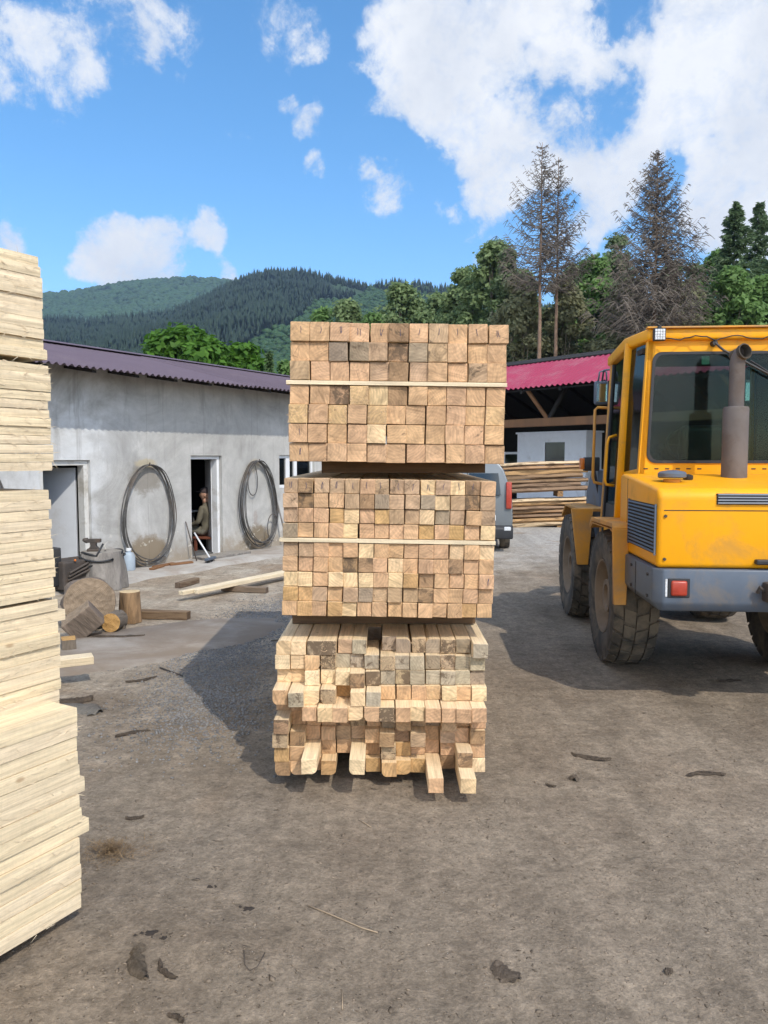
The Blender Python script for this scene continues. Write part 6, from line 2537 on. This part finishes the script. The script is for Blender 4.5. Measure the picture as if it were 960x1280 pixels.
def live_spruce(px, top_y, Y, hw, mat, label, seed, n=7000, low=.08, size=.16, name='spruce_tree', group='green spruces'):
    base = A(px, 600, Y)
    H = A(px, top_y, Y).z
    rad = hw * Y / 960
    T_ = thing(name, label, 'tree', (base.x, Y, 0), 0, group)
    bm = nb()
    tube(bm, [(0, 0, H * k) for k in (0, .3, .6, .98)], [.16, .12, .07, .01], 8)
    obj('trunk', bm, 'trunk', T_, True)
    rng = np.random.default_rng(seed)
    V, tot = [], 0
    nbr = 420
    per = n // nbr
    for i in range(nbr):
        k = low + (1 - low) * (i / nbr)
        up = 1 - k
        L = rad * (up ** .9 * 1.05 + .02) * rng.uniform(.5, 1.15)
        a = rng.uniform(0, 6.283)
        f = rng.random(per) ** .7
        z = H * k - L * .22 * f + L * .28 * f * f + rng.normal(0, .05, per)
        side = rng.normal(0, 1, per) * L * .24 * (1.1 - f)
        x = np.cos(a) * L * f - np.sin(a) * side
        y = np.sin(a) * L * f + np.cos(a) * side
        P = np.stack([x, y, z], 1)
        d = np.stack([np.cos(a) + rng.normal(0, .5, per), np.sin(a) + rng.normal(0, .5, per), rng.normal(-.35, .3, per)], 1)
        d /= np.linalg.norm(d, axis=1)[:, None]
        w = np.cross(d, rng.normal(size=(per, 3)))
        w /= np.linalg.norm(w, axis=1)[:, None]
        s = size * rng.uniform(.7, 1.4, per)[:, None]
        V.append(np.stack([P - w * s * .30, P + w * s * .30, P + d * s * 1.3 + w * s * .08, P + d * s * 1.3 - w * s * .08], 1).reshape(-1, 3))
    top = np.array([[0, 0, H]])
    V = np.concatenate(V)
    np_mesh('crown', V, np.arange(len(V)).reshape(-1, 4), mat, T_)
    return T_


dead_spruce(672, 178, 43, 70, 'tallest thin bare dead spruce, left trunk of the close pair', 5, 200, 1.1, .58)
dead_spruce(692, 196, 44.5, 56, 'slightly shorter thin dead spruce, right trunk of the close pair', 6, 160, 1.0, .60)
dead_spruce(813, 187, 40, 74, 'dense wide dark dead spruce standing alone above the loader cab', 7, 430, 1.5, .47)
live_spruce(909, 253, 46, 100, 'needle', 'green spruce with a slim pointed tip above the loader, taller of the two', 8, 24000)
live_spruce(938, 254, 52, 88, 'needle', 'darker green spruce right behind the slim pointed one', 9, 22000)
live_spruce(968, 272, 48, 85, 'needle', 'green spruce cut by the right edge', 10, 18000)
live_spruce(338, 441, 27, 17, 'needle_pale', 'small pale green spruce peeping over the workshop roof', 11, 3500, size=.10, low=.3)

deciduous(240, 414, 30, 62, 'leaf_maple', 'broad bright green maple behind the workshop roof, largest there', 21, 11000, .17, .42, clumps=64)
deciduous(300, 432, 31, 36, 'leaf_maple', 'smaller bright green maple right of the broad one behind the workshop', 22, 5000, .16, .4)
deciduous(196, 430, 32, 28, 'leaf_maple', 'small bright green maple left of the broad one behind the workshop', 23, 3500, .16, .4)
deciduous(360, 452, 33, 22, 'leaf_fresh', 'low green bush between the pale spruce and the timber', 24, 2600, .14, .4)
deciduous(436, 376, 62, 30, 'leaf_birch', 'light green birch above the left part of the timber', 25, 4200, .20, .35)
deciduous(498, 356, 64, 38, 'leaf_birch', 'rounded light green tree above the middle of the timber', 26, 5500, .20, .35)
deciduous(545, 368, 66, 32, 'leaf_birch', 'light green tree right of the rounded one above the timber', 27, 4200, .20, .35)
deciduous(470, 392, 60, 24, 'leaf_fresh', 'low green tree between two birches above the timber', 28, 2600, .2, .35)
deciduous(612, 304, 52, 40, 'leaf_birch', 'tall light green birch left of the dead spruces', 29, 6500, .17, .3, clumps=60)
deciduous(588, 345, 55, 30, 'leaf_birch', 'shorter light green birch at the right shoulder of the timber', 30, 4200, .17, .3)
deciduous(640, 312, 50, 24, 'leaf_dark', 'narrow dark green tree touching the dead spruce pair', 31, 3600, .16, .3)
deciduous(655, 345, 47, 36, 'leaf_brown', 'brown sparse tree at the foot of the dead spruce pair', 32, 7500, .15, .2)
deciduous(700, 350, 47, 34, 'leaf_brown', 'brownish half bare tree right of the dead spruce pair', 33, 7000, .15, .2)
deciduous(738, 322, 53, 34, 'leaf_fresh', 'green leafy tree between the dead spruces', 34, 5200, .17, .3)
deciduous(768, 294, 55, 30, 'leaf_dark', 'tall grey green tree left of the dense dead spruce', 35, 4200, .15, .3)
deciduous(782, 350, 44, 40, 'leaf_brown', 'grey brown thicket tree under the dense dead spruce', 36, 9000, .15, .15)
deciduous(845, 352, 44, 38, 'leaf_brown', 'grey brown thicket tree right of the dense dead spruce', 37, 9000, .15, .15)
deciduous(905, 335, 40, 38, 'leaf_fresh', 'bushy bright green tree above the loader roof', 38, 6500, .16, .25)
deciduous(950, 345, 41, 34, 'leaf_fresh', 'bushy bright green tree at the right edge', 39, 5000, .16, .25)
deciduous(865, 330, 56, 30, 'leaf_dark', 'dark green tree behind the brown thicket', 40, 4000, .17, .25)
deciduous(720, 380, 58, 40, 'leaf_fresh', 'low green tree filling the gap right of the dead pair', 41, 4500, .17, .2)
deciduous(672, 385, 58, 44, 'leaf_dark', 'low dark tree behind the dead spruce pair', 42, 4500, .17, .2)
deciduous(800, 385, 58, 50, 'leaf_dark', 'low dark tree behind the dense dead spruce', 43, 5000, .17, .2)
deciduous(620, 390, 60, 44, 'leaf_fresh', 'low green tree behind the birches at the red roof', 44, 4500, .17, .2)
deciduous(1000, 330, 50, 44, 'leaf_dark', 'dark green tree beyond the right edge of the shed', 45, 4500, .17, .2)
deciduous(920, 390, 60, 50, 'leaf_dark', 'low dark tree behind the bushy bright green ones', 46, 4500, .17, .2)

deciduous(578, 335, 56, 30, 'leaf_birch', 'light green tree just right of the timber top', 51, 4500, .17, .25)
deciduous(640, 338, 56, 30, 'leaf_birch', 'light green tree behind the left dead trunk', 52, 4500, .17, .25)
deciduous(712, 330, 57, 30, 'leaf_birch', 'light green tree right of the dead pair, half hidden', 53, 4500, .17, .25)
deciduous(752, 318, 58, 28, 'leaf_birch', 'pale green tree left of the dense dead spruce', 54, 4500, .17, .25)
deciduous(838, 326, 56, 30, 'leaf_dark', 'grey green tree behind the right side of the dense dead spruce', 55, 4200, .16, .25)
deciduous(884, 312, 52, 28, 'leaf_fresh', 'green tree below the slim pointed spruce', 56, 4500, .17, .25)
deciduous(412, 384, 66, 28, 'leaf_fresh', 'low green tree above the left corner of the timber', 57, 3000, .2, .3)
deciduous(520, 374, 68, 28, 'leaf_birch', 'small light green tree between two others above the timber', 58, 3000, .2, .3)

# ------------------------------------------------------------------ hills
CREST1 = [(-200, 395), (60, 398), (150, 396), (220, 386), (270, 362), (300, 347), (335, 338), (368, 336), (410, 343), (450, 353), (480, 352), (520, 353), (560, 358), (600, 366), (680, 380), (800, 400), (1200, 420)]
CREST2 = [(-300, 400), (-100, 380), (30, 368), (60, 364), (100, 360), (150, 351), (200, 346), (240, 344), (280, 347), (320, 352), (360, 360), (420, 374), (520, 395), (700, 420), (1200, 440)]
Y1, Y2 = 1000.0, 1900.0


def crest(pts, Y):
    xs = np.array([A(px, py, Y).x for px, py in pts])
    zs = np.array([A(px, py + 5, Y).z for px, py in pts])
    return xs, zs


c1x, c1z = crest(CREST1, Y1)
c2x, c2z = crest(CREST2, Y2)


def sstep(a):
    a = np.clip(a, 0, 1)
    return a * a * (3 - 2 * a)


def fnoise(x, y, s, z=0.0):
    return np.array([mnoise.noise(Vector((a / s, b / s, z))) for a, b in zip(np.ravel(x), np.ravel(y))]).reshape(np.shape(x))


def hill_z(x, y):
    x, y = np.asarray(x, float), np.asarray(y, float)
    h1 = np.interp(x, c1x, c1z)
    f1 = np.where(y < Y1, np.clip((y - 240) / (Y1 - 240), 0, 1) ** 1.25, 1 - .55 * sstep((y - Y1) / 420))
    h2 = np.interp(x, c2x, c2z)
    f2 = np.where(y < Y2, np.clip((y - 950) / (Y2 - 950), 0, 1) ** 1.15, 1 - .5 * sstep((y - Y2) / 600))
    n = fnoise(x, y, 170.0, 1) * 12 + fnoise(x, y, 60.0, 4) * 4
    damp = np.minimum(1, np.minimum(np.abs(y - Y1), np.abs(y - Y2)) / 120)
    return np.maximum(h1 * f1, h2 * f2) + n * sstep((y - 260) / 200) * damp - 2.0


gx = np.concatenate([np.arange(-2400, -1000, 60), np.arange(-1000, 500, 18), np.arange(500, 2000, 60)])
gy = np.concatenate([np.arange(230, 1300, 18), np.arange(1300, 2600, 30)])
GX, GY = np.meshgrid(gx, gy)
GZ = hill_z(GX, GY)
idx = np.arange(GX.size).reshape(GX.shape)
F = np.stack([idx[:-1, :-1], idx[:-1, 1:], idx[1:, 1:], idx[1:, :-1]], -1).reshape(-1, 4)
M['hill'] = surf('hill_undergrowth', (.022, .048, .016), .95, var=.4, vscale=.012, dirt=(.035, .07, .02), dirt_amt=.5, dirt_scale=.006, bump=.0)
o = np_mesh('hills', np.stack([GX, GY, GZ], -1).reshape(-1, 3), F, 'hill', smooth=True)
tag(o, kind='structure')
o['label'] = 'wooded hills rising behind the timber yard'

# meadow: a clearing on the near hill, else conifers
def is_clear(x, y, z):
    px = 480 + 960 * x / y
    ang = 572 - 960 * (z - CAMH) / y
    lim = np.interp(px, [250, 330, 400, 470, 560, 620], [470, 425, 385, 366, 366, 372])
    return (ang > lim + 5 * np.sin(px * .09)) & (y < Y1)


def conifers(name, X, Y, Z, Hh, Rr, mat, label, seed, round_=False):
    rng = np.random.default_rng(seed)
    n = len(X)
    k = 6
    prof = ([(.10, 0.0), (1.0, .05), (.45, .42), (.62, .40), (.0, 1.0)] if not round_ else [(.5, .0), (1.0, .35), (.85, .7), (.0, 1.0)])
    V = []
    ang = np.arange(k) * 2 * math.pi / k
    for (r, h) in prof[:-1]:
        jit = rng.uniform(.7, 1.25, (n, k))
        a = ang[None, :] + rng.uniform(0, 6.28, (n, 1)) * 0 + rng.uniform(-.2, .2, (n, k))
        V.append(np.stack([X[:, None] + np.cos(a) * r * Rr[:, None] * jit, Y[:, None] + np.sin(a) * r * Rr[:, None] * jit,
                           Z[:, None] + Hh[:, None] * h * rng.uniform(.9, 1.1, (n, k))], -1))
    rows = len(prof) - 1
    V = np.stack(V, 1)                       # n, rows, k, 3
    tip = np.stack([X + rng.normal(0, .2, n), Y, Z + Hh], -1)[:, None, :]
    allv = np.concatenate([V.reshape(n, rows * k, 3), tip], 1)
    per = rows * k + 1
    fs = []
    for r in range(rows - 1):
        for i in range(k):
            j = (i + 1) % k
            fs += [(r * k + i, r * k + j, (r + 1) * k + j), (r * k + i, (r + 1) * k + j, (r + 1) * k + i)]
    for i in range(k):
        fs.append(((rows - 1) * k + i, (rows - 1) * k + (i + 1) % k, rows * k))
    fs = np.array(fs)
    F = (fs[None] + (np.arange(n) * per)[:, None, None]).reshape(-1, 3)
    o = np_mesh(name, allv.reshape(-1, 3), F, mat)
    tag(o, label, None, None, 'stuff')
    return o


rng = np.random.default_rng(3)
N = 34000
y = np.concatenate([rng.uniform(330, Y1 + 40, N), rng.uniform(1250, Y2 + 40, N)])
x = rng.uniform(-.62, .36, 2 * N) * y
z = hill_z(x, y)
clear = is_clear(x, y, z)
den = fnoise(x, y, 90.0, 8)
keep = ~clear & (den > -.55) & (rng.random(2 * N) < np.where(y < 1100, np.clip(y / 800, .35, 1), 1))
# a few singles standing on the skyline of the clearing
hsz = np.where(y < 1100, rng.uniform(6, 13, 2 * N), rng.uniform(8, 14, 2 * N))
far_ = keep & (y > 1200)
keep = keep & (y <= 1200)
hf_ = rng.uniform(5, 13, far_.sum()) ** 1.0
conifers('far_woodland', x[far_], y[far_], z[far_], hf_, hf_ * rng.uniform(.5, .8, len(hf_)), 'farshrub', 'green leafy woodland on the farther ridge', 9, True)
hsz = hsz * np.clip(1 + .5 * fnoise(x, y, 45.0, 2), .5, 1.5)
xk, yk, zk, hk = x[keep], y[keep], z[keep], hsz[keep]
conifers('forest', xk, yk, zk, hk, hk * rng.uniform(.16, .26, len(xk)), 'farconifer', 'dark conifer forest covering the far hills', 4)
# skyline spruces at the right end of the near crest
px_s = np.concatenate([rng.uniform(470, 500, 16), rng.uniform(516, 580, 46), rng.uniform(575, 640, 24)])
ys_ = rng.uniform(Y1 - 60, Y1 - 5, len(px_s))
xs_ = (px_s - 480) / 960 * ys_
zs_ = hill_z(xs_, ys_)
hs_k = rng.uniform(8, 17, len(px_s))
conifers('skyline_forest', xs_, ys_, zs_, hs_k, hs_k * .2, 'farconifer', 'dark spruces in gaps along the near skyline', 6)
ck = clear & (rng.random(2 * N) < .75)
xk, yk, zk = x[ck], y[ck], z[ck]
hk = rng.uniform(2.0, 5.0, len(xk))
conifers('undergrowth', xk, yk, zk, hk, hk * rng.uniform(.6, 1.0, len(xk)), 'farshrub', 'green shrubs covering the cleared hillside', 5, True)

# ------------------------------------------------------------------ the air of the valley
m, t, b, o = new_mat('valley_air')
m.node_tree.nodes.remove(b)
pv = t.node('ShaderNodeVolumePrincipled')
pv.inputs['Color'].default_value = (.52, .70, .98, 1)
pv.inputs['Density'].default_value = .00017
pv.inputs['Anisotropy'].default_value = .2
t.l.new(pv.outputs[0], o.inputs['Volume'])
bm = nb()
box(bm, (-4150, -420, -6), (4150, 4350, 560))
hz = obj('haze', bm, m)
tag(hz, 'thin blue air between the yard and the hills', None, None, 'stuff')
